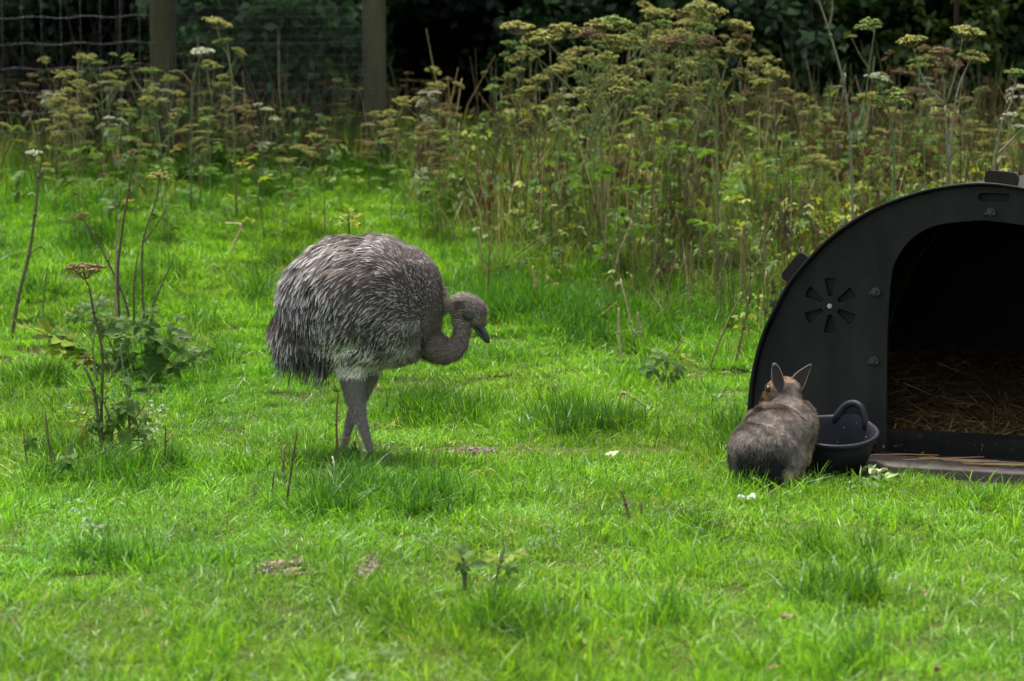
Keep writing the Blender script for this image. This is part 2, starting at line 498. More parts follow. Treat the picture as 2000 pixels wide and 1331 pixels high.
def build_ark():
    root = empty('pig_ark', AO, -YAW)
    tag(root, 'dark plastic arched animal shelter with wide doorway and straw bedding inside', 'animal shelter')
    # front panel with doorway, vent and slot
    inner = prof_offset(PROFILE, 0.014)
    outer = [tuple(p) for p in inner]
    outer = [(u, max(v, 0.0)) for u, v in outer]
    dl = [ark_uv(*p) for p in [(1730, 886), (1732, 720), (1734, 640), (1740, 549), (1751, 507), (1782, 466), (1834, 440), (1907, 431)]]
    sill_v = dl[0][1]
    dl[-1] = (0.0, dl[-1][1])
    dsp = spline(dl, 26)
    door = [tuple(p) for p in dsp] + [(-u, v) for u, v in dsp[:-1]][::-1]
    vc = ark_uv(1621, 598)
    wedges = []
    for k in range(6):
        a = R(90 + 60 * k)
        r0, r1 = 0.042, 0.118
        lp = []
        for (r, hw) in ((r0, 0.008), (r1, 0.027), (r1, -0.027), (r0, -0.008)):
            rr = r
            lp.append((vc[0] + rr * math.cos(a) - hw * math.sin(a), vc[1] + rr * math.sin(a) + hw * math.cos(a)))
        # rounded outer end
        p1, p2 = lp[1], lp[2]
        arc = []
        for i in range(1, 4):
            t = i / 4
            arc.append((p1[0] + (p2[0] - p1[0]) * t + 0.006 * math.cos(a) * math.sin(math.pi * t), p1[1] + (p2[1] - p1[1]) * t + 0.006 * math.sin(a) * math.sin(math.pi * t)))
        wedges.append([lp[0], lp[1]] + arc + [lp[2], lp[3]])
    s0 = ark_uv(1911, 386); s1 = ark_uv(1971, 386)
    slot = rounded_rect((s0[0] + s1[0]) / 2, s0[1], s1[0] - s0[0], 0.034, 0.014)
    bm = plate_with_holes(outer, [door] + wedges + [slot], 0.024)
    bm_obj('front_panel', bm, M['ark'], root, bevel=0.004)
    # disc behind the vent
    bm = bmesh.new()
    bmesh.ops.create_cone(bm, cap_ends=True, segments=40, radius1=0.145, radius2=0.145, depth=0.008, matrix=Matrix.Translation((vc[0], 0.031, vc[1])) @ Matrix.Rotation(R(90), 4, 'X'))
    vd = bm_obj('vent_disc', bm, M['ark'], root)
    bm = bmesh.new()
    bmesh.ops.create_cone(bm, cap_ends=True, segments=12, radius1=0.011, radius2=0.011, depth=0.005, matrix=Matrix.Translation((vc[0], -0.003, vc[1])) @ Matrix.Rotation(R(90), 4, 'X'))
    bmesh.ops.create_cone(bm, cap_ends=True, segments=6, radius1=0.007, radius2=0.006, depth=0.008, matrix=Matrix.Translation((vc[0], -0.009, vc[1])) @ Matrix.Rotation(R(90), 4, 'X'))
    bm_obj('vent_bolt', bm, M['zinc'], vd)
    # plate closing the slot
    bm = bmesh.new()
    bmesh.ops.create_cube(bm, size=1, matrix=Matrix.Translation(((s0[0] + s1[0]) / 2, 0.034, s0[1])) @ Matrix.Diagonal((0.2, 0.006, 0.07, 1)))
    bm_obj('slot_plate', bm, M['ark'], root)
    # curved roof sheet
    o = PROFILE; i_ = prof_offset(PROFILE, 0.012)
    n = len(o)
    ys = [-0.03, 0.0, 0.6, 1.2, 1.8, ARK_L]
    V = []
    for y in ys:
        V += [(u, y, v) for u, v in o] + [(u, y, v) for u, v in i_]
    fs = []
    st = 2 * n
    for k in range(len(ys) - 1):
        for j in range(n - 1):
            a = k * st + j
            fs.append((a, a + 1, a + 1 + st, a + st))
            b = a + n
            fs.append((b, b + st, b + 1 + st, b + 1))
    for k, flip in ((0, True), (len(ys) - 1, False)):
        for j in range(n - 1):
            a = k * st + j
            f = (a, a + n, a + n + 1, a + 1)
            fs.append(f if flip else f[::-1])
    g = Geo(); g.add(V, fs, (0, 0, 0))
    roof = g.build('roof_sheet', M['ark'], root)
    # back panel
    bm = plate_with_holes(outer, [], 0.02)
    bmesh.ops.translate(bm, vec=(0, ARK_L - 0.04, 0), verts=bm.verts)
    bm_obj('back_panel', bm, M['ark'], root)
    # tabs locking the roof sheet to the front panel
    def tab(px, py, length, height):
        u, v = ark_uv(px, py)
        k = int(np.argmin((PROFILE[:, 0] - u) ** 2 + (PROFILE[:, 1] - v) ** 2))
        t = PROFILE[min(k + 2, n - 1)] - PROFILE[max(k - 2, 0)]
        ang = math.atan2(t[1], t[0])
        nx, nz = -math.sin(ang), math.cos(ang)
        c = PROFILE[k] + np.array([nx, nz]) * (height * 0.5 - 0.014)
        bm = plate_with_holes(rounded_rect(c[0], c[1], length, height, height * 0.38, ang), [], 0.03)
        bmesh.ops.translate(bm, vec=(0, -0.012, 0), verts=bm.verts)
        bm_obj('locking_tab', bm, M['ark_sill'], root, bevel=0.003)
    tab(1952, 352, 0.145, 0.066)
    tab(1562, 521, 0.150, 0.062)
    # mirrored tab on the other side (outside the frame, same build)
    # bolts
    for px, py in ((1710, 571), (1707, 706), (1935, 415), (1703, 862)):
        u, v = ark_uv(px, py)
        bm = bmesh.new()
        bmesh.ops.create_cone(bm, cap_ends=True, segments=16, radius1=0.022, radius2=0.019, depth=0.006, matrix=Matrix.Translation((u, -0.003, v)) @ Matrix.Rotation(R(90), 4, 'X'))
        bmesh.ops.create_cone(bm, cap_ends=True, segments=6, radius1=0.014, radius2=0.012, depth=0.022, matrix=Matrix.Translation((u, -0.015, v)) @ Matrix.Rotation(R(90), 4, 'X'))
        bmesh.ops.create_cube(bm, size=1, matrix=Matrix.Translation((u, -0.012, v - 0.006)) @ Matrix.Diagonal((0.05, 0.012, 0.012, 1)))
        bm_obj('bolt', bm, M['bolt'], root, bevel=0.002)
    # sill board across the doorway
    bm = bmesh.new()
    u0 = dl[0][0] - 0.02
    bmesh.ops.create_cube(bm, size=1, matrix=Matrix.Translation((0, -0.0155, (sill_v + 0.006) / 2)) @ Matrix.Diagonal((-2 * u0, 0.025, sill_v + 0.006, 1)))
    bm_obj('sill', bm, M['ark_sill'], root, bevel=0.004)
    return sill_v, dl[0][0]

SILL_V, DOOR_U = build_ark()

# concrete slab under and in front of the ark
def build_slab():
    bm = bmesh.new()
    u0, u1, w0, w1 = -0.47, 1.35, 0.34, -0.30
    N_ = 24
    pts = []
    r2 = random.Random(4)
    for i in range(N_ + 1):
        pts.append((u0 + (u1 - u0) * i / N_, -w0 + r2.uniform(-0.012, 0.012)))
    pts += [(u1, -w1), (u0, -w1)]
    lo = [bm.verts.new((x, y, -0.075)) for x, y in pts]
    hi = [bm.verts.new((x, y + (0.006 if y < 0 else 0), -0.004)) for x, y in pts]
    bm.faces.new(hi); bm.faces.new(lo[::-1])
    for i in range(len(pts)):
        j = (i + 1) % len(pts)
        bm.faces.new((lo[i], lo[j], hi[j], hi[i]))
    bmesh.ops.recalc_face_normals(bm, faces=bm.faces)
    o = bm_obj('concrete_slab', bm, M['concrete'], None, bevel=0.006)
    o.location = AO; o.rotation_euler = (0, 0, -YAW)
    tag(o, 'worn grey concrete slab in front of the shelter doorway', 'slab')
build_slab()
def in_slab(x, y):
    dx = x - AO.x; dy = y - AO.y
    u = dx * AD.x + dy * AD.y; w = dx * AN.x + dy * AN.y
    a = (u > -0.47) & (u < 1.4) & (w < 0.335) & (w > -0.4)
    b = (np.abs(u) < 1.07) & (w < 0.01) & (w > -ARK_L - 0.02)
    return a | b

# straw: a bed of stalks in the ark
def straw_mesh(n, place, seed, lmin, lmax, wid, name, parent=None):
    g = np.random.default_rng(seed)
    P = place(g, n)
    az = g.uniform(0, 2 * math.pi, n); el = g.normal(0, 0.28, n)
    T = np.stack([np.cos(az) * np.cos(el), np.sin(az) * np.cos(el), np.sin(el)], 1)
    N = nrm(np.stack([g.normal(0, .5, n), g.normal(0, .5, n), np.ones(n)], 1))
    N = nrm(N - T * (N * T).sum(1)[:, None])
    Ln = g.uniform(lmin, lmax, n)
    base = np.array([0.135, 0.084, 0.029]) * g.uniform(0.35, 1.25, n)[:, None]  # bedding tone lowered, putting the shelter's inner shade into the straw colour
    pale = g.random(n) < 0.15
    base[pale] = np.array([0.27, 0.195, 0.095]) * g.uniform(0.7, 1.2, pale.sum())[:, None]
    cols = np.stack([base] * 3)
    P = P - T * (Ln * 0.5)[:, None]
    V, Q, C = strips(P, T, N, Ln, np.full(n, wid) * g.uniform(0.6, 1.3, n), [0, .5, 1], [1, 1, .8], np.full(n, .1) * g.normal(0, 1, n), cols)
    return np_mesh(name, V, quads=Q, col=C, mat=M['straw'], parent=parent)

def mound(u, d):
    return 0.05 + 0.20 * sstep(0.0, 1.3, d) + 0.05 * (vnoise(u * 4, d * 4, 9) - 0.5) + 0.06 * sstep(0.5, 0.9, np.abs(u))
def place_straw(g, n):
    u = g.uniform(-0.86, 0.86, n); d = 0.06 + g.random(n) ** 1.3 * 1.7
    z = mound(u, d) + g.uniform(-0.01, 0.03, n)
    return np.stack([AO.x + AD.x * u - AN.x * d, AO.y + AD.y * u - AN.y * d, AZ0 + z], 1)
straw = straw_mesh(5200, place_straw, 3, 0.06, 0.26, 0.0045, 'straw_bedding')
tag(straw, 'loose golden straw bedding heaped inside the dark shelter', 'straw', kind='stuff')
def straw_base():
    us = np.linspace(-0.93, 0.93, 30); ds = np.linspace(0.04, 1.9, 30)
    U, D = np.meshgrid(us, ds)
    Z = mound(U, D) - 0.012
    V = np.stack([AO.x + AD.x * U - AN.x * D, AO.y + AD.y * U - AN.y * D, AZ0 + Z], -1).reshape(-1, 3)
    i = (np.arange(29)[:, None] * 30 + np.arange(29)[None]).ravel()
    Q = np.stack([i, i + 1, i + 31, i + 30], 1)
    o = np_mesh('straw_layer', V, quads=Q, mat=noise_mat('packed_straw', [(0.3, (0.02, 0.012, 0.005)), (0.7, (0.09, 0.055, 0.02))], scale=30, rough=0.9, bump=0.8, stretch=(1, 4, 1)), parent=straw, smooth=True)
straw_base()

# ------------------------------------------------------------------ rubber tub
def build_tub():
    px, py = 1617, 917
    c = at(px, py, 10.50)
    gzv = float(gz(c.x, c.y))
    root = empty('feed_tub', (c.x, c.y, gzv + 0.002))
    root.rotation_euler = (R(11), R(1.5), 0)
    tag(root, 'black rubber feed tub with loop handle beside the seated mara', 'tub')
    prof = [(0.0, 0.012), (0.126, 0.012), (0.134, 0.016), (0.160, 0.09), (0.180, 0.165), (0.188, 0.193), (0.195, 0.202), (0.203, 0.202), (0.208, 0.196),
            (0.207, 0.186), (0.197, 0.180), (0.191, 0.165), (0.187, 0.150), (0.170, 0.085), (0.164, 0.082), (0.147, 0.010), (0.141, 0.0), (0.0, 0.0)]
    S = 56
    V = []; fs = []
    for r, z in prof:
        for k in range(S):
            a = 2 * math.pi * k / S
            rr = r * (1 + 0.010 * math.sin(2 * a + 1) * (z / 0.2))
            lift = sum(math.exp(-(((a - q + math.pi) % (2 * math.pi) - math.pi) / 0.36) ** 2) for q in (R(54), R(200)))
            up = max(0.0, (z - 0.15) / 0.05) if r > 0.17 else 0.0
            V.append((rr * math.cos(a) * (1 + .03 * lift * up), rr * math.sin(a) * (1 + .03 * lift * up), z + 0.004 * math.cos(2 * a) * (z / 0.2) * (r > 0.1) + 0.026 * lift * min(1, up)))
    for i in range(len(prof) - 1):
        for k in range(S):
            k2 = (k + 1) % S
            fs.append((i * S + k, i * S + k2, (i + 1) * S + k2, (i + 1) * S + k))
    g = Geo(); g.add(V, fs, (0, 0, 0))
    g.build('body', M['tub'], root)
    for az in (R(54), R(200)):
        # loop: leaves the rim, rises, comes back
        cx, cy = 0.199 * math.cos(az), 0.199 * math.sin(az)
        tx, ty = -math.sin(az), math.cos(az)
        path = []
        for i in range(19):
            t = i / 18
            a = math.pi * t
            s = -math.cos(a) * (0.060 + 0.022 * (abs(2 * t - 1) ** 6))
            h = 0.168 + 0.098 * math.sin(a) ** 0.6
            out_ = 0.010 * math.sin(a)
            curve_in = -(s * s) / (2 * 0.199)
            path.append((cx + tx * s + math.cos(az) * (out_ + curve_in), cy + ty * s + math.sin(az) * (out_ + curve_in), h))
        g = Geo(); g.tube(path, [0.0165 + 0.005 * abs(2 * i / 18 - 1) ** 3 for i in range(19)], (0, 0, 0), sides=10)
        g.build('handle', M['tub'], root)
    # dried feed specks stuck inside
    g = Geo(); rr = random.Random(8)
    for k in range(9):
        a = rr.uniform(0.2, 2.9); t = rr.uniform(0.3, 1)
        r = 0.140 + 0.05 * t; z = 0.035 + 0.155 * t
        p = Vector((r * 0.985 * math.cos(a), r * 0.985 * math.sin(a), z))
        q = rr.uniform(0.0012, 0.003)
        g.tube([p, p + Vector((q, 0, q * 0.5)), p + Vector((q * 2, q * .3, 0))], [q, q * 1.2, q * .6], (0.30, 0.22, 0.12) if rr.random() < .6 else (0.5, 0.45, 0.35), sides=5)
    g.build('feed_crumbs', M['straw'], root)['kind'] = 'stuff'
    return root
build_tub()
# ------------------------------------------------------------------ animals
def blob_mesh(name, balls, chains, voxel, smooth_it, cone=None):
    """one continuous skin grown over ellipsoids and tapered chains.
    balls: (centre, (rx, ry, rz), euler)   chains: [(point, radius), ...]"""
    bm = bmesh.new()
    for c, r, e in balls:
        mt = Matrix.Translation(c) @ Euler(e).to_matrix().to_4x4() @ Matrix.Diagonal((*r, 1))
        bmesh.ops.create_icosphere(bm, subdivisions=4, radius=1.0, matrix=mt)
    for ch in chains:
        for (p, r), (q, s) in zip(ch[:-1], ch[1:]):
            p = Vector(p); q = Vector(q)
            n = max(2, int((q - p).length / (min(r, s) * 0.35)))
            for i in range(n + 1):
                t = i / n
                bmesh.ops.create_icosphere(bm, subdivisions=2, radius=r + (s - r) * t, matrix=Matrix.Translation(p.lerp(q, t)))
    me = bpy.data.meshes.new(name + '_raw')
    bm.to_mesh(me); bm.free()
    tmp = bpy.data.objects.new(name + '_raw', me)
    COL.objects.link(tmp)
    md = tmp.modifiers.new('r', 'REMESH'); md.mode = 'VOXEL'; md.voxel_size = voxel
    ms = tmp.modifiers.new('s', 'SMOOTH'); ms.factor = 0.5; ms.iterations = smooth_it
    dg = bpy.context.evaluated_depsgraph_get()
    out = bpy.data.meshes.new_from_object(tmp.evaluated_get(dg))
    out.name = name
    bpy.data.objects.remove(tmp); bpy.data.meshes.remove(me)
    return out

def mesh_arrays(me):
    me.calc_loop_triangles()
    V = np.zeros(len(me.vertices) * 3, np.float32); me.vertices.foreach_get('co', V); V = V.reshape(-1, 3).astype(float)
    T = np.zeros(len(me.loop_triangles) * 3, np.int32); me.loop_triangles.foreach_get('vertices', T); T = T.reshape(-1, 3)
    N = np.zeros(len(me.vertices) * 3, np.float32); me.vertices.foreach_get('normal', N); N = N.reshape(-1, 3).astype(float)
    return V, T, N

def sample_surface(me, n, g):
    V, T, N = mesh_arrays(me)
    a, b, c = V[T[:, 0]], V[T[:, 1]], V[T[:, 2]]
    ar = np.linalg.norm(np.cross(b - a, c - a), axis=1)
    k = g.choice(len(T), n, p=ar / ar.sum())
    u = g.random(n); v = g.random(n); fl = u + v > 1; u[fl] = 1 - u[fl]; v[fl] = 1 - v[fl]
    w = 1 - u - v
    P = V[T[k, 0]] * w[:, None] + V[T[k, 1]] * u[:, None] + V[T[k, 2]] * v[:, None]
    Nn = nrm(N[T[k, 0]] * w[:, None] + N[T[k, 1]] * u[:, None] + N[T[k, 2]] * v[:, None])
    return P, Nn

def paint(me, fn):
    V, T, N = mesh_arrays(me)
    C = np.ones((len(V), 4), np.float32); C[:, :3] = fn(V, N)
    a = me.color_attributes.new('col', 'FLOAT_COLOR', 'POINT')
    a.data.foreach_set('color', C.ravel())

# ---- rhea: drawn in coordinates of an enlarged view, 2.56 units to a photo pixel
RY = 10.92
def RP(cx, cy, dy=0.0):
    return at(480 + cx / 2.56, 420 + cy / 2.56, RY) + Vector((0, dy, 0))
RU = RY / F / 2.56            # metres per unit
def build_rhea():
    foot_n = gpx(737, 893); 
    root = empty('rhea', (RP(560, 1215).x, RY, float(gz(RP(560, 1215).x, RY))))
    tag(root, 'grey-brown rhea with white-tipped feathers and lowered neck walking on the grass', 'bird')
    B = []
    def E(cx, cy, rx, ry, dep, rot=0.0, dy=0.0):
        B.append((RP(cx, cy, dy), (rx * RU, dep, ry * RU), (0, R(rot), 0)))
    E(545, 430, 372, 320, 0.262)
    E(650, 425, 330, 316, 0.262)
    E(770, 430, 225, 285, 0.225)
    E(610, 635, 285, 138, 0.20)
    E(800, 610, 130, 130, 0.15)
    E(258, 575, 122, 160, 0.15)
    E(440, 630, 180, 135, 0.18)
    E(1112, 462, 98, 68, 0.056, 18)
    E(1062, 465, 46, 66, 0.048)
    E(1155, 518, 62, 40, 0.038, 48)
    z_g = float(gz(RP(640, 1210).x, RY))
    def gfoot(cx, dy):
        p = RP(cx, 1200, dy); p.z = float(gz(p.x, p.y)) + 0.016
        return p
    fn = gfoot(650, -0.07); ff = gfoot(466, 0.09)
    ch = [
        [(RP(830, 570), 120 * RU), (RP(885, 622), 104 * RU), (RP(938, 660), 84 * RU), (RP(988, 688), 66 * RU), (RP(1034, 684), 54 * RU), (RP(1068, 645), 49 * RU), (RP(1082, 585), 45 * RU), (RP(1078, 520), 46 * RU), (RP(1085, 470), 50 * RU)],
        [(RP(535, 720, -0.07), 92 * RU), (RP(540, 800, -0.07), 72 * RU), (RP(548, 890, -0.07), 56 * RU), (RP(566, 960, -0.07), 42 * RU), (RP(582, 1020, -0.07), 33 * RU), (RP(604, 1090, -0.07), 26 * RU), (RP(630, 1170, -0.07), 20 * RU), (fn, 18 * RU)],
        [(RP(615, 720, 0.09), 92 * RU), (RP(608, 800, 0.09), 60 * RU), (RP(588, 880, 0.09), 44 * RU), (RP(545, 970, 0.09), 36 * RU), (RP(515, 1050, 0.09), 28 * RU), (RP(490, 1140, 0.09), 21 * RU), (ff, 18 * RU)],
    ]
    for f in (fn, ff):
        for ang in (-24, 0, 24):
            d = Vector((math.cos(R(ang)), math.sin(R(ang)), 0))
            ch.append([(f, 0.014), (f + d * 0.05 + Vector((0, 0, 0.004)), 0.012), (f + d * (0.115 if ang == 0 else 0.085) + Vector((0, 0, -0.006)), 0.007)])
    me = blob_mesh('body', B, ch, 0.009, 8)
    inv = RY / F
    def cc(P):
        """back to the enlarged view's coordinates"""
        x, y = proj(P[:, 0], np.full(len(P), RY), P[:, 2])
        return (x - 480) * 2.56, (y - 420) * 2.56
    skin_g = np.array([0.125, 0.102, 0.09])
    def skin_col(P, N):
        cx, cy = cc(P)
        c = np.repeat(skin_g[None], len(P), 0)
        plum = (cx < 900) & (cy < 760)
        c[plum] = np.array([0.040, 0.033, 0.029])
        belly = sstep(500, 570, cy + 0.10 * (cx - 600)) * (cx > 380) * (cx < 880) * (cy < 810)
        pale = np.array([0.52, 0.50, 0.44])
        belly = belly * (1 - .6 * sstep(640, 860, cx))
        c = c * (1 - belly[:, None]) + pale * belly[:, None]
        leg = (cy > 800)
        c[leg] = np.array([0.16, 0.15, 0.135])
        return c
    # uneven, lumpy plumage under the feathers
    V, T_, N_ = mesh_arrays(me)
    cx, cy = cc(V)
    lum = (vnoise(V[:, 0] * 13 + V[:, 1] * 6, V[:, 2] * 13, 51) - .5) * 0.016 + (vnoise(V[:, 0] * 27, V[:, 2] * 27 + V[:, 1] * 11, 52) - .5) * 0.009
    lum *= (cx < 960) * sstep(800, 740, cy) * sstep(960, 860, cx)
    V = V + N_ * lum[:, None]
    me.vertices.foreach_set('co', V.astype(np.float32).ravel()); me.update()
    paint(me, skin_col)
    me.materials.append(M['skin'])
    me.polygons.foreach_set('use_smooth', [True] * len(me.polygons))
    body = link('body', me, root)
    body.matrix_parent_inverse = root.matrix_basis.inverted()
    inv_m = root.matrix_basis.inverted()
    g = np.random.default_rng(21)

    def flow(P, N, cx, cy):
        """feathers fan out from the root of the neck, then hang towards the tail"""
        fx = np.clip((960 - cx) / 830.0, 0, 1.1)
        zf = np.clip((800 - cy) / 715.0, 0, 1)
        rx = (cx - 945) ; rz = -(cy - 545)
        rl = np.sqrt(rx * rx + rz * rz) + 1e-6
        D = np.stack([rx / rl, -0.25 * np.sign(P[:, 1] - RY) * 0 + 0 * rx, rz / rl], 1)
        grav = 4.2 * fx ** 3 + 2.4 * (1 - zf) * fx + 0.25 * fx + 1.0 * sstep(0.5, 1.0, np.abs(P[:, 1] - RY) / 0.27) * fx
        D[:, 2] -= grav
        # spread sideways from the spine along the top
        D[:, 1] += np.sign(P[:, 1] - RY) * 0.35 * sstep(0.75, 1.0, zf) 
        T = D - N * (D * N).sum(1)[:, None]
        return nrm(T)

    # plumage
    n = 62000
    P, N = sample_surface(me, n, g)
    cx, cy = cc(P)
    dep = P[:, 1] - RY
    under = sstep(0.0, 1.0, (cy + 0.10 * (cx - 600) - 490 - 110 * sstep(560, 760, cx) - 60 * sstep(420, 350, cx) + 55 * (vnoise(P[:, 0] * 14, P[:, 1] * 14 + P[:, 2] * 9, 4) - 0.5) * 2) / 60.0)
    tail = cx < 380
    keep = (cx < 985) & (cy < 800) & ~((cx > 900) & (cy > 610)) & (tail | (g.random(n) > under * 0.93)) & ~((cy > 730) & (cx > 380)) & ~((cx > 830) & (cy > 640))
    P, N, cx, cy = P[keep], N[keep], cx[keep], cy[keep]
    n = len(P)
    T = flow(P, N, cx, cy)
    T = nrm(T + g.normal(0, 0.10, (n, 3)) + 0.65 * (vnoise(P[:, 0] * 15 + P[:, 1] * 8, P[:, 2] * 15, 2)[:, None] - .5) * np.cross(T, N))
    T = nrm(T - N * (T * N).sum(1)[:, None])
    big = sstep(900, 550, cx)
    Ln = (0.028 + 0.044 * big + 0.022 * sstep(380, 180, cx)) * (1 - .45 * sstep(220, 60, np.hypot(cx - 940, cy - 640))) * g.uniform(0.6, 1.45, n) * (0.75 + 0.5 * vnoise(P[:, 0] * 18, P[:, 2] * 18, 44))
    Wd = (0.0018 + 0.0014 * big) * g.uniform(0.7, 1.3, n)
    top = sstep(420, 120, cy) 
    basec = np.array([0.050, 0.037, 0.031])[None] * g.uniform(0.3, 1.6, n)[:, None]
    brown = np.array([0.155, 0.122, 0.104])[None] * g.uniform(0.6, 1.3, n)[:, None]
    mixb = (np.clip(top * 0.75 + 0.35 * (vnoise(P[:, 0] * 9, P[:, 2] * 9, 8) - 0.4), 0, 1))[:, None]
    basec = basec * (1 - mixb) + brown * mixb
    nk = (sstep(260, 60, np.hypot(cx - 940, cy - 650)) * .85)[:, None]
    basec = basec * (1 - nk) + np.array([0.15, 0.122, 0.106]) * nk * g.uniform(.6, 1.3, n)[:, None]
    tipw = g.random(n)
    patch = vnoise(P[:, 0] * 11, P[:, 2] * 11, 6)
    ptip = 0.17 + 0.55 * np.clip(patch - 0.40, 0, 1) + 0.22 * sstep(1000, 600, cx) * sstep(200, 420, cy) * sstep(720, 560, cy)
    wt = (tipw < ptip)[:, None]
    tipc = np.array([0.78, 0.76, 0.76])[None] * g.uniform(0.55, 1.15, n)[:, None]
    tipc = np.where(wt, tipc, basec * 1.5)
    edgec = np.where(wt, basec * 0.45 + tipc * 0.55, basec * 1.15)
    cols = np.stack([basec * 0.9, basec, edgec, tipc])
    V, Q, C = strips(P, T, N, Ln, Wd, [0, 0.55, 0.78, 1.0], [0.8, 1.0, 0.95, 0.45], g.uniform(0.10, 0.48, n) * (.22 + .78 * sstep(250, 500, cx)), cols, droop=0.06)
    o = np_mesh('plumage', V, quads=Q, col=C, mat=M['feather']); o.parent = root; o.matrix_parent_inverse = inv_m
    o['kind'] = 'stuff'

    # long drooping tail feathers
    n = 1300
    P, N = sample_surface(me, 26000, g)
    cx, cy = cc(P)
    k = np.where(((cx < 340) & (cy > 380) & (cy < 770)) | ((cx < 420) & (cy > 640) & (cy < 780)))[0][:n]
    P, N, cx, cy = P[k], N[k], cx[k], cy[k]; n = len(P)
    T = nrm(np.stack([g.normal(-0.12, 0.24, n), g.normal(0, 0.22, n), np.full(n, -1.0)], 1) + N * 0.12)
    Ln = g.uniform(0.03, 0.105, n) * (0.7 + 0.4 * sstep(400, 700, cy))
    dk = np.array([0.050, 0.043, 0.040])[None] * g.uniform(0.5, 1.5, n)[:, None]
    wt = (g.random(n) < 0.4)[:, None]
    tp = np.where(wt, np.array([0.45, 0.43, 0.42])[None] * g.uniform(.5, 1.1, n)[:, None], dk * 1.6)
    cols = np.stack([dk, dk, dk * .5 + tp * .5, tp])
    V, Q, C = strips(P, T, N, Ln, g.uniform(0.002, 0.0045, n), [0, .5, .8, 1], [.9, 1, .7, .15], g.uniform(.1, .3, n), cols, droop=0.15)
    o = np_mesh('tail_feathers', V, quads=Q, col=C, mat=M['feather']); o.parent = root; o.matrix_parent_inverse = inv_m
    o['kind'] = 'stuff'

    # down on neck, head, belly and legs
    n = 60000
    P, N = sample_surface(me, n, g)
    cx, cy = cc(P)
    neck = (cx > 985) | ((cx > 835 + g.normal(0, 40, n)) & (cy > 570 + g.normal(0, 30, n)))
    leg = (cy > 800)
    belly = ~neck & ~leg & (cy > 505) & (cx > 370) & (cx < 880)
    bmix = sstep(640, 860, cx)
    # drop the front of the face
    face = (cx > 1150) & (cy > 545)
    keep = (neck & ~face) | (leg & (cy < 1235)) | belly
    P, N, cx, cy, neck, leg, belly, bmix = [q[keep] for q in (P, N, cx, cy, neck, leg, belly, bmix)]
    n = len(P)
    D = np.zeros((n, 3))
    ctr = np.array([985.0, 560.0])        # the neck curls round this point
    D[neck, 0] = -(cy[neck] - ctr[1]); D[neck, 2] = -(cx[neck] - ctr[0])   # clockwise, back towards the body
    hd = neck & (cy < 560) & (cx > 1010)
    D[hd] = np.stack([-(np.full(hd.sum(), 1.0)), np.zeros(hd.sum()), 0.15 + 0 * cx[hd]], 1)
    D[hd] += np.stack([(cx[hd] - 1190) / 90.0, (P[hd, 1] - RY) / 0.06, -(cy[hd] - 560) / 120.0], 1) * 0.7
    D[leg] = (0, 0, -1.0)
    D[belly] = (-0.5, 0, -0.6)
    D = nrm(D) + g.normal(0, 0.22, (n, 3))
    T = nrm(D - N * (D * N).sum(1)[:, None] + N * np.where(belly, .3, .5)[:, None])
    Ln = np.where(neck, 0.019, np.where(leg, 0.013, 0.018)) * g.uniform(0.6, 1.4, n)
    Ln = np.where(hd, 0.016 * g.uniform(0.6, 1.3, n), Ln)
    c_n = np.array([0.215, 0.176, 0.155]); c_l = np.array([0.25, 0.23, 0.20]); c_b = np.array([0.76, 0.74, 0.66])
    cc_ = np.where(neck[:, None], c_n, np.where(leg[:, None], c_l, c_b * (1 - .62 * bmix)[:, None]))
    dkleg = leg & (cy < 930)
    cc_ = np.where(dkleg[:, None], c_l * (0.85 + 0.0 * cy[:, None]), cc_)
    hl = np.array([0.26, 0.225, 0.185])
    cc_ = np.where(hd[:, None], hl * np.where((np.abs(cx - 1075) < 26) & (np.abs(cy - 455) < 24), 0.3, 1.0)[:, None], cc_)
    tr = belly & (g.random(n) < 0.06)
    cc_ = np.where(tr[:, None], np.array([0.06, .05, .045]), cc_)
    ring = hd & (((cx - 1112) / 40) ** 2 + ((cy - 503) / 27) ** 2 > 1) & (((cx - 1112) / 62) ** 2 + ((cy - 508) / 46) ** 2 < 1)
    cc_ = np.where(ring[:, None], np.array([.34, .31, .26]), cc_)
    cc_ = cc_ * np.where(leg, g.uniform(.75, 1.2, n), g.uniform(0.4, 1.6, n))[:, None]
    cols = np.stack([cc_ * 0.9, cc_, cc_ * 1.25])
    V, Q, C = strips(P, T, N, Ln, g.uniform(0.0012, 0.0026, n) * np.where(belly, 1.3, 1.0), [0, .6, 1], [1, .8, .15], np.full(n, .2), cols)
    o = np_mesh('down_feathers', V, quads=Q, col=C, mat=M['feather']); o.parent = root; o.matrix_parent_inverse = inv_m
    o['kind'] = 'stuff'

    # ragged wing edge hanging over the pale flank
    P, N = sample_surface(me, 30000, g)
    cx, cy = cc(P)
    ln_ = 525 + 100 * sstep(560, 760, cx) + 40 * sstep(420, 350, cx) - 0.05 * (cx - 600) + 60 * (vnoise(P[:, 0] * 20, P[:, 1] * 5, 3) - .5)
    k = np.where((cx > 330) & (cx < 830) & (np.abs(cy - ln_ + 45) < 42))[0][:1500]
    P, N, cx, cy = P[k], N[k], cx[k], cy[k]; n = len(P)
    T = nrm(np.stack([g.normal(-.25, .35, n), g.normal(0, .2, n), np.full(n, -1.0)], 1) + .8 * (vnoise(P[:, 0] * 22, P[:, 2] * 9, 6)[:, None] - .5) * np.array([1.0, 0, 0]))
    T = nrm(T - N * (T * N).sum(1)[:, None] + N * .10)
    dk = np.array([0.045, 0.034, 0.028])[None] * g.uniform(.5, 1.6, n)[:, None]
    wt = (g.random(n) < .5)[:, None]
    tp = np.where(wt, np.array([.68, .66, .63])[None] * g.uniform(.5, 1.1, n)[:, None], dk * 1.5)
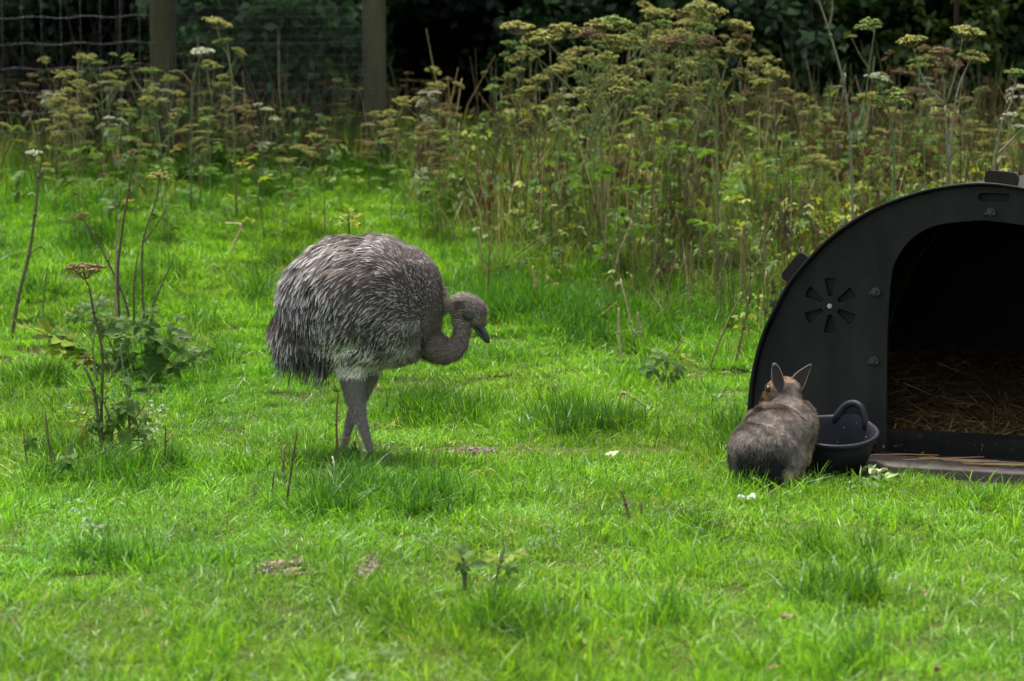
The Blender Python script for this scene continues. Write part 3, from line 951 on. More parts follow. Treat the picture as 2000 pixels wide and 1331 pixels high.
    V, Q, C = strips(P, T, N, g.uniform(.025, .06, n), g.uniform(.0016, .0036, n), [0, .5, .75, 1], [.8, 1, .9, .3], g.uniform(.1, .4, n), np.stack([dk, dk, dk * .4 + tp * .6, tp]), droop=.1)
    o = np_mesh('wing_feathers', V, quads=Q, col=C, mat=M['feather']); o.parent = root; o.matrix_parent_inverse = inv_m
    o['kind'] = 'stuff'

    # beak
    bmat = noise_mat('horn_beak', [(0.3, (0.018, 0.019, 0.024)), (0.7, (0.05, 0.052, 0.06))], scale=60, rough=0.35, spec=0.5)
    def beak(path, name, wide):
        Vv = []; fs = []
        S = 12
        for i, (p, rx, rz) in enumerate(path):
            q = path[min(i + 1, len(path) - 1)][0] - path[max(i - 1, 0)][0]; q.normalize()
            s = Vector((0, 1, 0)); u = s.cross(q)
            for k in range(S):
                a = 2 * math.pi * k / S
                Vv.append(p + s * (rx * math.cos(a)) + u * (rz * math.sin(a)))
        for i in range(len(path) - 1):
            for k in range(S):
                k2 = (k + 1) % S
                fs.append((i * S + k, i * S + k2, (i + 1) * S + k2, (i + 1) * S + k))
        fs.append(tuple(range(S))); fs.append(tuple((len(path) - 1) * S + k for k in range(S))[::-1])
        gg = Geo(); gg.add(Vv, fs, (0, 0, 0))
        o = gg.build(name, bmat, root); o.matrix_parent_inverse = inv_m
        bm = bmesh.new(); bm.from_mesh(o.data); bmesh.ops.recalc_face_normals(bm, faces=bm.faces); bm.to_mesh(o.data); bm.free()
        return o
    ub = beak([(RP(1140, 510), 0.020, 0.018), (RP(1172, 556), 0.019, 0.020), (RP(1192, 592), 0.015, 0.017), (RP(1207, 622), 0.0115, 0.013), (RP(1215, 642), 0.006, 0.006)], 'upper_beak', 1)
    beak([(RP(1118, 535), 0.018, 0.008), (RP(1150, 572), 0.016, 0.008), (RP(1180, 610), 0.012, 0.007), (RP(1204, 640), 0.006, 0.004)], 'lower_beak', 1)
    g2 = Geo(); g2.tube([RP(1178, 572, -0.0195), RP(1186, 586, -0.0178), RP(1191, 596, -0.016)], [0.0015, 0.003, 0.0012], (0, 0, 0), sides=6)
    o = g2.build('nostril', M['bolt'], ub); o.matrix_parent_inverse = inv_m
    # heavy-lidded eyes
    for sgn in (-1, 1):
        c = RP(1110, 503, sgn * 0.0505)
        bm = bmesh.new()
        bmesh.ops.create_uvsphere(bm, u_segments=20, v_segments=12, radius=1, matrix=Matrix.Translation(c) @ Matrix.Rotation(R(32), 4, 'Y') @ Matrix.Diagonal((0.024, 0.0105, 0.0145, 1)))
        o = bm_obj('eyelid', bm, noise_mat('dark_eyelid', [(0.3, (0.016, 0.015, 0.017)), (0.7, (0.05, 0.05, 0.055))], scale=80, rough=0.4), root, smooth=True); o.matrix_parent_inverse = inv_m
        ey = o
        bm = bmesh.new()
        bmesh.ops.create_uvsphere(bm, u_segments=16, v_segments=10, radius=1, matrix=Matrix.Translation(RP(1116, 512, sgn * 0.0545)) @ Matrix.Rotation(R(32), 4, 'Y') @ Matrix.Diagonal((0.017, 0.0085, 0.0066, 1)))
        o = bm_obj('eye', bm, noise_mat('black_eye', [(0.3, (0.002, 0.002, 0.002)), (0.7, (0.004, 0.004, 0.004))], scale=5, rough=0.12, spec=0.6), ey, smooth=True); o.matrix_parent_inverse = inv_m
    return root
build_rhea()

# ---- mara: drawn in coordinates of another enlarged view, 4.16 units to a pixel
MY = 10.02
def MP(cx, cy, dy=0.0):
    """point seen there, dy metres beyond the rump's plane"""
    return at(1380 + cx / 4.16, 660 + cy / 4.16, MY + dy * 0.78)
MU = MY / F / 4.16
def build_mara():
    base = MP(490, 1160)
    z0 = float(gz(base.x, MY))
    root = empty('mara', (base.x, MY, z0))
    tag(root, 'seated grey-brown mara with upright ears, its dark rump to the viewer', 'animal')
    B = []
    def E(cx, cy, rx, ry, dep, dy, ex=0.0, ey=0.0, ez=0.0):
        k = (MY + dy) / MY
        B.append((MP(cx, cy, dy), (rx * MU * k, dep * 0.85, ry * MU * k), (R(ex), R(ey), R(ez))))
    E(480, 905, 292, 248, 0.155, 0.17)
    E(510, 1070, 235, 195, 0.13, 0.15)
    E(345, 965, 155, 235, 0.15, 0.20)       # thigh one side
    E(660, 960, 150, 240, 0.14, 0.21)       # thigh other side
    E(600, 745, 255, 215, 0.14, 0.27, 0, 18)
    E(690, 680, 195, 190, 0.12, 0.33)
    E(650, 600, 175, 128, 0.11, 0.33)
    E(560, 800, 270, 250, 0.15, 0.23, 0, 25)
    E(560, 660, 170, 120, 0.11, 0.31, 0, -25)
    E(795, 705, 100, 150, 0.09, 0.31)        # shoulder
    E(420, 700, 110, 100, 0.09, 0.28)
    # neck and head, turned away to one side
    E(660, 500, 112, 110, 0.06, 0.36)
    E(650, 415, 112, 98, 0.062, 0.375, 0, 8)
    E(575, 430, 95, 88, 0.055, 0.395, 0, 22)
    E(512, 485, 62, 72, 0.043, 0.43, 0, 30)
    E(462, 540, 34, 50, 0.030, 0.46, 0, 30)
    ch = []
    gl = lambda cx, dy: Vector((MP(cx, 1150, dy).x, MY + dy * 0.78, float(gz(MP(cx, 1150, dy).x, MY + dy * 0.78))))
    # fore legs
    f1 = gl(770, 0.25); f2 = gl(690, 0.30)
    ch.append([(MP(820, 800, 0.33), 0.032), (MP(800, 930, 0.29), 0.022), (MP(780, 1040, 0.26), 0.016), (f1 + Vector((0, 0, 0.018)), 0.015), (f1 + Vector((0.015, 0.03, 0.008)), 0.012)])
    ch.append([(MP(720, 850, 0.34), 0.03), (MP(705, 980, 0.32), 0.02), (f2 + Vector((0, 0, 0.018)), 0.014), (f2 + Vector((0.0, 0.03, 0.008)), 0.012)])
    # hind feet
    h1 = gl(650, 0.10); h2 = gl(300, 0.14)
    ch.append([(h1 + Vector((-0.015, 0.0, 0.016)), 0.017), (h1 + Vector((0.012, 0.10, 0.020)), 0.018), (MP(720, 960, 0.20), 0.028)])
    ch.append([(h2 + Vector((0.0, 0.0, 0.016)), 0.017), (h2 + Vector((-0.01, 0.10, 0.02)), 0.018), (MP(290, 960, 0.22), 0.03)])
    me = blob_mesh('body', B, ch, 0.0065, 16)
    def cc(P):
        x, y = proj(P[:, 0], P[:, 1], P[:, 2])
        return (x - 1380) * 4.16, (y - 660) * 4.16
    grey = np.array([0.235, 0.20, 0.172]); dark = np.array([0.014, 0.013, 0.014]); tan = np.array([0.34, 0.225, 0.135]); cream = np.array([0.46, 0.36, 0.25]); warm = np.array([0.28, 0.225, 0.185])
    def coat(P, N):
        cx, cy = cc(P)
        nz = vnoise(P[:, 0] * 60, P[:, 2] * 60, 3) - 0.5
        c = np.repeat(grey[None], len(P), 0)
        def mixc(c, k, w):
            w = np.clip(w, 0, 1)[:, None]
            return c * (1 - w) + k * w
        c = mixc(c, warm, sstep(760, 560, cy + 40 * nz) * 0.65)
        front = P[:, 1] < MY + 0.23
        c = mixc(c, dark, front * sstep(760, 980, cy + 70 * nz - 0.0006 * (cx - 470) ** 2) * sstep(720, 610, cx + 30 * nz) * sstep(215, 270, cx))
        c = mixc(c, cream * 0.8, sstep(740, 810, cx + 40 * nz) * sstep(760, 880, cy) * .85)
        c = mixc(c, cream, sstep(0.6, 0.9, (240 - cx) / 60.0) * sstep(950, 1060, cy))
        c = mixc(c, cream, sstep(840, 890, cx) * sstep(600, 660, cy) * 0.8)
        c = mixc(c, cream * 0.9, sstep(1040, 1090, cy) * sstep(600, 650, cx))
        head = sstep(560, 500, cy) * sstep(760, 700, cx)
        hw = head * sstep(640, 560, cx + 20 * nz)
        hw = np.maximum(hw, (cy < 590) * (cx < 500) * 1.0) * sstep(MY + .255, MY + .285, P[:, 1])
        c = mixc(c, tan, hw)
        c = mixc(c, tan * 0.9, head * sstep(390, 340, cy) * 0.8)
        c = mixc(c, cream, hw * sstep(470, 540, cy) * sstep(480, 540, cx) * 0.5)
        c = mixc(c, cream * 1.1, np.exp(-(((cx - 548) / 22) ** 2 + ((cy - 375) / 40) ** 2)) * 0.8)
        c = mixc(c, np.array([.05, .045, .045]), sstep(476, 448, cx) * (cy < 600) * 0.85)
        return c
    paint(me, lambda P, N: coat(P, N) * 0.8)
    me.materials.append(M['skin'])
    me.polygons.foreach_set('use_smooth', [True] * len(me.polygons))
    inv_m = root.matrix_basis.inverted()
    body = link('body', me, root); body.matrix_parent_inverse = inv_m
    g = np.random.default_rng(5)
    n = 80000
    P, N = sample_surface(me, n, g)
    cx, cy = cc(P)
    D = np.stack([0.25 * (cx - 560) / 300.0, np.full(n, -0.55), np.full(n, -1.0)], 1)
    hd = (cy < 540) & (cx < 770)
    D[hd] = np.stack([np.full(hd.sum(), 1.0), np.full(hd.sum(), -0.6), np.full(hd.sum(), 0.15)], 1)
    D = nrm(D) + g.normal(0, 0.22, (n, 3))
    T = nrm(D - N * (D * N).sum(1)[:, None] + N * 0.42)
    rump = sstep(820, 950, cy)
    Ln = np.where(hd, 0.008, 0.019 + 0.006 * rump) * g.uniform(0.6, 1.35, n)
    leg = (cy > 1000) & (cx > 640)
    Ln = np.where(leg, 0.008, Ln)
    # parting ridge where the coat folds over the back
    base = coat(P, N) * g.uniform(0.5, 1.5, n)[:, None] * (0.55 + 0.9 * vnoise(P[:, 0] * 45 + P[:, 1] * 30, P[:, 2] * 70, 12))[:, None]
    griz = (g.random(n) < 0.25) & (cy < 1000) & ~hd
    tip = np.where(griz[:, None], base * 0.4 + np.array([0.32, 0.28, 0.24]) * 0.6, base * 1.2)
    cols = np.stack([base * 0.75, base, tip])
    V, Q, C = strips(P, T, N, Ln, g.uniform(0.0012, 0.0024, n), [0, .6, 1], [1, .85, .15], np.full(n, .15), cols)
    o = np_mesh('fur', V, quads=Q, col=C, mat=M['fur']); o.parent = root; o.matrix_parent_inverse = inv_m
    o['kind'] = 'stuff'

    # ears: cupped leaf shapes
    def ear(base_pts, tip, wl, cup, name, normal):
        """base (a,b) and tip in world; a curved shell with thickness"""
        a, b = base_pts
        NU, NV = 9, 11
        Vv = []; cs = []
        nv = Vector(normal).normalized()
        mid0 = (a + b) * 0.5
        axis = tip - mid0
        side = (b - a)
        for j in range(NV):
            t = j / (NV - 1)
            wdt = wl[min(int(t * (len(wl) - 1)), len(wl) - 2)]
            k = t * (len(wl) - 1); i0 = min(int(k), len(wl) - 2); wdt = wl[i0] + (wl[i0 + 1] - wl[i0]) * (k - i0)
            for i in range(NU):
                s = i / (NU - 1) * 2 - 1
                p = mid0 + axis * t + side * (0.5 * s * wdt) - nv * (cup * (1 - s * s) * wdt)
                Vv.append(p)
        for p in list(Vv[:NU * NV]):
            pass
        nV = len(Vv)
        back = []
        for j in range(NV):
            for i in range(NU):
                back.append(Vv[j * NU + i] - nv * 0.0035)
        Vv2 = Vv + back
        fs = []
        for j in range(NV - 1):
            for i in range(NU - 1):
                q = (j * NU + i, j * NU + i + 1, (j + 1) * NU + i + 1, (j + 1) * NU + i)
                fs.append(q); fs.append(tuple(nV + k for k in q[::-1]))
        rim = [j * NU for j in range(NV)] + [(NV - 1) * NU + i for i in range(1, NU)] + [j * NU + NU - 1 for j in range(NV - 2, -1, -1)]
        for p, q in zip(rim[:-1], rim[1:]):
            fs.append((p, q, nV + q, nV + p))
        inner = (0.035, 0.028, 0.026); outer_ = (0.13, 0.105, 0.09); pale = (0.26, 0.22, 0.185)  # pale edge: backlit rim of the ear put into its colour
        cs = []
        for layer in (0, 1):
            for j in range(NV):
                for i in range(NU):
                    e = i in (0, NU - 1) or j == NV - 1
                    cs.append(pale if e else (inner if layer == 0 else outer_))
        gg = Geo(); gg.add(Vv2, fs, cs)
        o = gg.build(name, M['fur'], root); o.matrix_parent_inverse = inv_m
        bm = bmesh.new(); bm.from_mesh(o.data); bmesh.ops.recalc_face_normals(bm, faces=bm.faces); bm.to_mesh(o.data); bm.free()
        # fringe of short hairs on the rim
        me2 = o.data
        P, N = sample_surface(me2, 1500, g)
        T = nrm(np.tile(np.array(axis), (len(P), 1)) * 8 + N * 0.5 + g.normal(0, .3, (len(P), 3)))
        cl = np.where((g.random(len(P)) < .5)[:, None], np.array(pale) * .8, np.array(outer_)) * g.uniform(.6, 1.3, len(P))[:, None]
        V, Q, C = strips(P, T, nrm(N - T * (N * T).sum(1)[:, None]), g.uniform(.004, .011, len(P)), np.full(len(P), .0012), [0, 1], [1, .3], np.zeros(len(P)), np.stack([cl, cl]))
        h = np_mesh('ear_fur', V, quads=Q, col=C, mat=M['fur']); h.parent = o; h.matrix_parent_inverse = inv_m
        h['kind'] = 'stuff'
    # ear nearer the face: seen side-on with its dark cup
    ear((MP(566, 445, 0.29), MP(632, 430, 0.29)), MP(548, 205, 0.33), [0.75, 1.4, 1.55, 1.35, 1.05, 0.3], 0.008, 'ear', (-0.35, -0.9, 0.1))
    ear((MP(695, 325, 0.36), MP(772, 432, 0.35)), MP(852, 214, 0.37), [1.0, 0.98, 0.82, 0.58, 0.34, 0.06], 0.007, 'ear', (0.25, -0.95, 0.05))
    # eye on the visible side
    c = MP(499, 415, 0.375)
    bm = bmesh.new()
    bmesh.ops.create_uvsphere(bm, u_segments=20, v_segments=14, radius=1, matrix=Matrix.Translation(c) @ Matrix.Rotation(R(-10), 4, 'Y') @ Matrix.Diagonal((0.0100, 0.024, 0.0165, 1)))
    o = bm_obj('eye', bm, noise_mat('dark_mara_eye', [(0.3, (0.002, 0.002, 0.002)), (0.7, (0.006, 0.004, 0.003))], scale=5, rough=0.1, spec=0.6), root, smooth=True)
    o.matrix_parent_inverse = inv_m
build_mara()
# ------------------------------------------------------------------ grass
def blade_tuft(g, n, rad, hmin, hmax, wmin, wmax, lean, palette):
    P = np.zeros((n, 3))
    a = g.uniform(0, 2 * math.pi, n); r = rad * np.sqrt(g.random(n))
    P[:, 0] = r * np.cos(a); P[:, 1] = r * np.sin(a); P[:, 2] = -0.008
    az = g.uniform(0, 2 * math.pi, n)
    H = g.uniform(hmin, hmax, n)
    ln = np.abs(g.normal(0, lean, n))
    d = np.stack([np.cos(az), np.sin(az)], 1)
    W = g.uniform(wmin, wmax, n)
    pal = np.array(palette)
    c = pal[g.integers(0, len(pal), n)] * g.uniform(0.75, 1.25, n)[:, None]
    ts = [0, 0.4, 0.75, 1.0]; ws = [0.8, 1.0, 0.75, 0.08]
    tw = g.uniform(-0.9, 0.9, n)
    V = np.zeros((n, 4, 2, 3)); C = np.zeros((n, 4, 2, 3))
    for i, t in enumerate(ts):
        hor = H * ln * (0.35 * t + 0.9 * t * t)
        ver = H * t * (1 - 0.28 * np.clip(ln, 0, 1.6) * t)
        ctr = P + np.concatenate([d * hor[:, None], ver[:, None]], 1)
        sa = az + math.pi / 2 + tw * (0.6 + t)
        s = np.stack([np.cos(sa), np.sin(sa), np.zeros(n)], 1) * (W * ws[i] * 0.5)[:, None]
        V[:, i, 0] = ctr - s; V[:, i, 1] = ctr + s
        C[:, i] = (c * (0.92 + 0.16 * t))[:, None, :]
    base = (np.arange(n) * 8)[:, None]
    Q = np.stack([np.concatenate([base + i * 2, base + i * 2 + 1, base + i * 2 + 3, base + i * 2 + 2], 1) for i in range(3)], 1).reshape(-1, 4)
    return V.reshape(-1, 3), Q, C.reshape(-1, 3)

def source_collection(name, items, mat):
    """alike pieces that the scattered stuff is made of (not in the scene itself)"""
    c = bpy.data.collections.new(name)
    for i, (V, Q, C) in enumerate(items):
        o = np_mesh('%s_%02d' % (name, i), V, quads=Q, col=C, mat=mat)
        COL.objects.unlink(o)
        c.objects.link(o)
    return c

def scatter(name, P, rot, scl, idx, tint, coll):
    me = bpy.data.meshes.new(name)
    n = len(P)
    me.vertices.add(n); me.vertices.foreach_set('co', np.asarray(P, np.float32).ravel())
    def attr(nm, typ, arr, key):
        a = me.attributes.new(nm, typ, 'POINT'); a.data.foreach_set(key, arr.ravel())
    attr('rot', 'FLOAT_VECTOR', np.asarray(rot, np.float32), 'vector')
    attr('scl', 'FLOAT_VECTOR', np.asarray(scl, np.float32), 'vector')
    attr('idx', 'INT', np.asarray(idx, np.int32), 'value')
    attr('tint', 'FLOAT_VECTOR', np.asarray(tint, np.float32), 'vector')
    o = link(name, me)
    ng = bpy.data.node_groups.new(name, 'GeometryNodeTree')
    ng.interface.new_socket('Geometry', in_out='INPUT', socket_type='NodeSocketGeometry')
    ng.interface.new_socket('Geometry', in_out='OUTPUT', socket_type='NodeSocketGeometry')
    gi = ng.nodes.new('NodeGroupInput'); go = ng.nodes.new('NodeGroupOutput')
    ip = ng.nodes.new('GeometryNodeInstanceOnPoints')
    ci = ng.nodes.new('GeometryNodeCollectionInfo')
    ci.inputs['Collection'].default_value = coll
    ci.inputs['Separate Children'].default_value = True
    ci.inputs['Reset Children'].default_value = True
    def na(nm, typ):
        q = ng.nodes.new('GeometryNodeInputNamedAttribute'); q.data_type = typ; q.inputs['Name'].default_value = nm
        return [s for s in q.outputs if s.enabled][0]
    ng.links.new(gi.outputs[0], ip.inputs['Points'])
    ng.links.new(ci.outputs[0], ip.inputs['Instance'])
    ip.inputs['Pick Instance'].default_value = True
    ng.links.new(na('idx', 'INT'), ip.inputs['Instance Index'])
    er = ng.nodes.new('FunctionNodeEulerToRotation')
    ng.links.new(na('rot', 'FLOAT_VECTOR'), er.inputs[0]); ng.links.new(er.outputs[0], ip.inputs['Rotation'])
    ng.links.new(na('scl', 'FLOAT_VECTOR'), ip.inputs['Scale'])
    ng.links.new(ip.outputs[0], go.inputs[0])
    md = o.modifiers.new('scatter', 'NODES'); md.node_group = ng
    return o

GREENS = [(0.108, 0.255, 0.013), (0.138, 0.298, 0.016), (0.094, 0.225, 0.016), (0.162, 0.315, 0.022), (0.117, 0.270, 0.020)]
DARKG = [(0.034, 0.112, 0.008), (0.046, 0.135, 0.009), (0.060, 0.160, 0.010), (0.030, 0.095, 0.010)]  # tussock grass's darker emerald, with its shadow also put into the colour
TILE = 0.26
def lawn_tile(g, n, hmin, hmax, wmin, wmax, lean, palette):
    V, Q, C = blade_tuft(g, n, 0.0, hmin, hmax, wmin, wmax, lean, palette)
    off = g.uniform(-TILE / 2, TILE / 2, (n, 2)) + g.normal(0, 0.012, (n, 2))
    hv = 0.75 + 0.5 * vnoise(off[:, 0] * 11 + 50 * g.random(), off[:, 1] * 11 + 9, 77)
    V = V.reshape(n, 8, 3)
    V *= hv[:, None, None]
    V[:, :, :2] += off[:, None, :]
    return V.reshape(-1, 3), Q, C
def grass_sources():
    g = np.random.default_rng(11)
    it = []
    dead = [(0.30, 0.26, 0.10)]
    for k in range(8):      # 0-7 lawn squares
        it.append(lawn_tile(g, 640, 0.018, 0.052, 0.0023, 0.0043, 0.85, GREENS * 5 + DARKG[:2] + dead))
    for k in range(2):      # 8-9 worn squares
        it.append(lawn_tile(g, 330, 0.010, 0.030, 0.0023, 0.0040, 1.0, GREENS * 2 + dead * 2))
    for k in range(4):      # 10-13 medium tuft
        it.append(blade_tuft(g, 40, 0.075, 0.040, 0.095, 0.0026, 0.0046, 0.75, GREENS + DARKG[:2]))
    for k in range(3):      # 14-16 long dark tussock
        it.append(blade_tuft(g, 42, 0.07, 0.065, 0.135, 0.0028, 0.0050, 0.85, DARKG * 2 + GREENS[:1]))
    for k in range(3):      # 17-19 a few broad single blades
        it.append(blade_tuft(g, 7, 0.08, 0.05, 0.12, 0.0040, 0.0065, 0.9, GREENS + [(0.16, 0.30, 0.05)]))
    rr = random.Random(3)
    def clover():
        gq = Geo()
        for j in range(16):
            a = rr.uniform(0, 6.28); q = rr.uniform(.01, .10); h = rr.uniform(.012, .045)
            c = Vector((q * math.cos(a), q * math.sin(a), h)); cl = rr.choice([(.07, .17, .03), (.09, .19, .04), (.06, .14, .035)])
            m = rr.uniform(.008, .014)
            for t in range(3):
                b = a + t * 2.094; d = Vector((math.cos(b), math.sin(b), rr.uniform(-.2, .3))) * m; s = Vector((-math.sin(b), math.cos(b), 0)) * m * .5
                gq.add([c, c + d * .7 - s, c + d, c + d * .7 + s], [(0, 1, 2, 3)], cl)
        return np.array([list(v) for v in gq.v]), np.array(gq.f), np.array([list(c) for c in gq.c])
    for k in range(2):      # 20-21 dead blades
        it.append(blade_tuft(g, 6, 0.08, 0.03, 0.08, 0.002, 0.004, 1.5, [(0.34, 0.25, 0.12), (0.28, 0.17, 0.07), (0.42, 0.35, 0.2)]))
    for k in range(3):      # 22-24 clover
        it.append(clover())
    return source_collection('grass_tuft', it, M['grass'])

# tall dark tufts and worn places picked out in the photograph: (px, py, half width px, half height px, strength)
TALL = [(860, 812, 130, 22, 1.0), (1130, 838, 190, 26, 1.0), (950, 712, 110, 22, .8), (1290, 1208, 80, 26, 1.0), (1890, 1045, 70, 22, .6), (820, 985, 190, 45, .75), (640, 1000, 130, 40, .7), (250, 950, 200, 45, .75),
        (190, 1100, 110, 26, .6), (450, 1105, 90, 22, .45), (60, 1290, 90, 35, .7), (1000, 1235, 150, 35, .55), (1360, 1040, 90, 28, .7), (300, 730, 160, 40, .9), (60, 740, 70, 25, .5), (660, 735, 120, 35, .5), (1430, 880, 50, 40, .8),
        (980, 590, 130, 50, .95), (1120, 620, 120, 45, .8), (1300, 650, 150, 45, .7), (1640, 1170, 110, 26, .6), (1930, 1290, 80, 26, .6), (1500, 960, 220, 12, .55), (1900, 985, 110, 14, .6), (400, 1250, 120, 30, .4), (1750, 1010, 90, 20, .4),
        (700, 905, 130, 14, .6), (560, 970, 90, 30, .5), (1420, 1330, 90, 30, .4), (120, 905, 120, 25, .6), (1600, 1080, 80, 18, .4), (470, 690, 80, 22, .4)]
WORN = [(930, 880, 200, 18, 1.0), (1150, 880, 240, 16, .8), (575, 1112, 75, 18, 1.0), (716, 1115, 22, 16, 1.2), (1390, 1032, 55, 14, .6), (700, 875, 90, 14, .7), (1330, 905, 120, 20, .6), (1250, 1000, 200, 20, .4), (1600, 1010, 250, 25, .5), (300, 1030, 200, 20, .5)]
def tall_map(px, py):
    t = np.zeros_like(px); w = np.zeros_like(px)
    for x, y, a, b, s in TALL:
        t = np.maximum(t, s * np.exp(-(((px - x) / a) ** 2 + ((py - y) / b) ** 2) * 1.4))
    for x, y, a, b, s in WORN:
        w = np.maximum(w, s * np.exp(-(((px - x) / a) ** 2 + ((py - y) / b) ** 2) * 1.2))
    return t, w

def build_grass():
    g = np.random.default_rng(2)
    # a close-set carpet of lawn squares
    gx, gy = np.meshgrid(np.arange(-5.6, 5.6, TILE), np.arange(5.0, 20.4, TILE))
    X = gx.ravel() + g.uniform(-.03, .03, gx.size); Y = gy.ravel() + g.uniform(-.03, .03, gx.size)
    k = np.abs(X) < 0.2083 * Y + 1.2
    X, Y = X[k], Y[k]
    k = ~(in_slab(X, Y) | in_slab(X + .09, Y + .09) | in_slab(X - .09, Y + .09)) 
    X, Y = X[k], Y[k]
    n1 = len(X)
    # tufts on top of it
    n2 = 36000
    Y2 = g.uniform(5.2, 20.3, n2); hw = 0.2083 * Y2 + 1.1
    kk = g.random(n2) < hw / (0.2083 * 20.3 + 1.1)
    Y2 = Y2[kk]; X2 = g.uniform(-1, 1, len(Y2)) * hw[kk]
    ok = ~in_slab(X2, Y2); X2, Y2 = X2[ok], Y2[ok]
    X = np.concatenate([X, X2]); Y = np.concatenate([Y, Y2]); n = len(X)
    tile = np.arange(n) < n1
    Z = gz(X, Y)
    px, py = proj(X, Y, Z)
    t, w = tall_map(px, py)
    lump = vnoise(X * 3.1, Y * 1.9, 17) * 0.6 + vnoise(X * 8, Y * 5, 19) * 0.4
    back = sstep(12.8, 15.5, Y)
    tall = np.clip(t * (0.9 + 0.4 * g.random(n)) + np.clip(lump - 0.55, 0, 1) * 1.7 + back * 0.36, 0, 1.3)
    r = g.random(n)
    idx = np.where(tall > 0.62, g.integers(14, 17, n), g.integers(10, 14, n))
    idx = np.where((tall > 0.35) & (r < 0.25), g.integers(10, 14, n), idx)
    broad = (r > 0.955) & (w < .5); dead = (r > 0.93) & (r < 0.955)
    idx = np.where(broad, g.integers(17, 20, n), idx)
    idx = np.where(dead, g.integers(20, 22, n), idx)
    clov = (r > 0.88) & (r < 0.93) & (vnoise(X * 1.7, Y * 1.1, 91) > .5)
    idx = np.where(clov, g.integers(22, 25, n), idx)
    idx = np.where(tile, np.where(w > 0.5, g.integers(8, 10, n), g.integers(0, 8, n)), idx)
    keep = tile | broad | dead | clov | ((tall > 0.26) & (g.random(n) < 0.30 + tall)) | (r < .10)
    keep &= tile | (g.random(n) > np.clip(w, 0, .95))
    keep &= ~(tile & (w > .85) & (g.random(n) < .6))
    s = (0.55 + 0.9 * lump) * g.uniform(0.85, 1.15, n) * (1 + 0.25 * tall) * (1 - 0.4 * np.clip(w, 0, 1))
    s = np.where(tile, (0.60 + 0.75 * lump + .25 * tall), s)
    q = g.uniform(.95, 1.1, n)
    s = s * np.where(Y < 10.5, .88, 1.0)
    scl = np.stack([q, q, s], 1)
    wx = (vnoise(X * 1.3, Y * 1.3, 31) - 0.5) * 0.9; wy = (vnoise(X * 1.3, Y * 1.3, 33) - 0.5) * 0.9
    slope = np.where(Y > 12, np.arctan((gz(X, Y + .2) - gz(X, Y - .2)) / .4), 0)
    rz = np.where(tile, g.integers(0, 4, n) * (math.pi / 2), g.uniform(0, 2 * math.pi, n))
    rx_ = np.where(tile, slope, wx + g.normal(0, .12, n)); ry_ = np.where(tile, 0, wy + g.normal(0, .12, n))
    rot = np.stack([rx_, ry_, rz], 1)
    hue = vnoise(X * 0.8 + 5, Y * 0.7, 23) - 0.5 + g.normal(0, 0.07, n)
    val = 1.0 + 0.45 * (vnoise(X * 2.3, Y * 1.7, 41) - 0.5) + g.normal(0, 0.05, n)
    tint = np.stack([val * (1 + 0.22 * hue), val, val * (1 - 0.35 * hue)], 1)
    o = scatter('grass', np.stack([X, Y, Z], 1)[keep], rot[keep], scl[keep], idx[keep], np.clip(tint, 0.4, 1.8)[keep], grass_sources())
    tag(o, 'short bright green grass of the paddock with longer tufts', 'grass', kind='stuff')
build_grass()

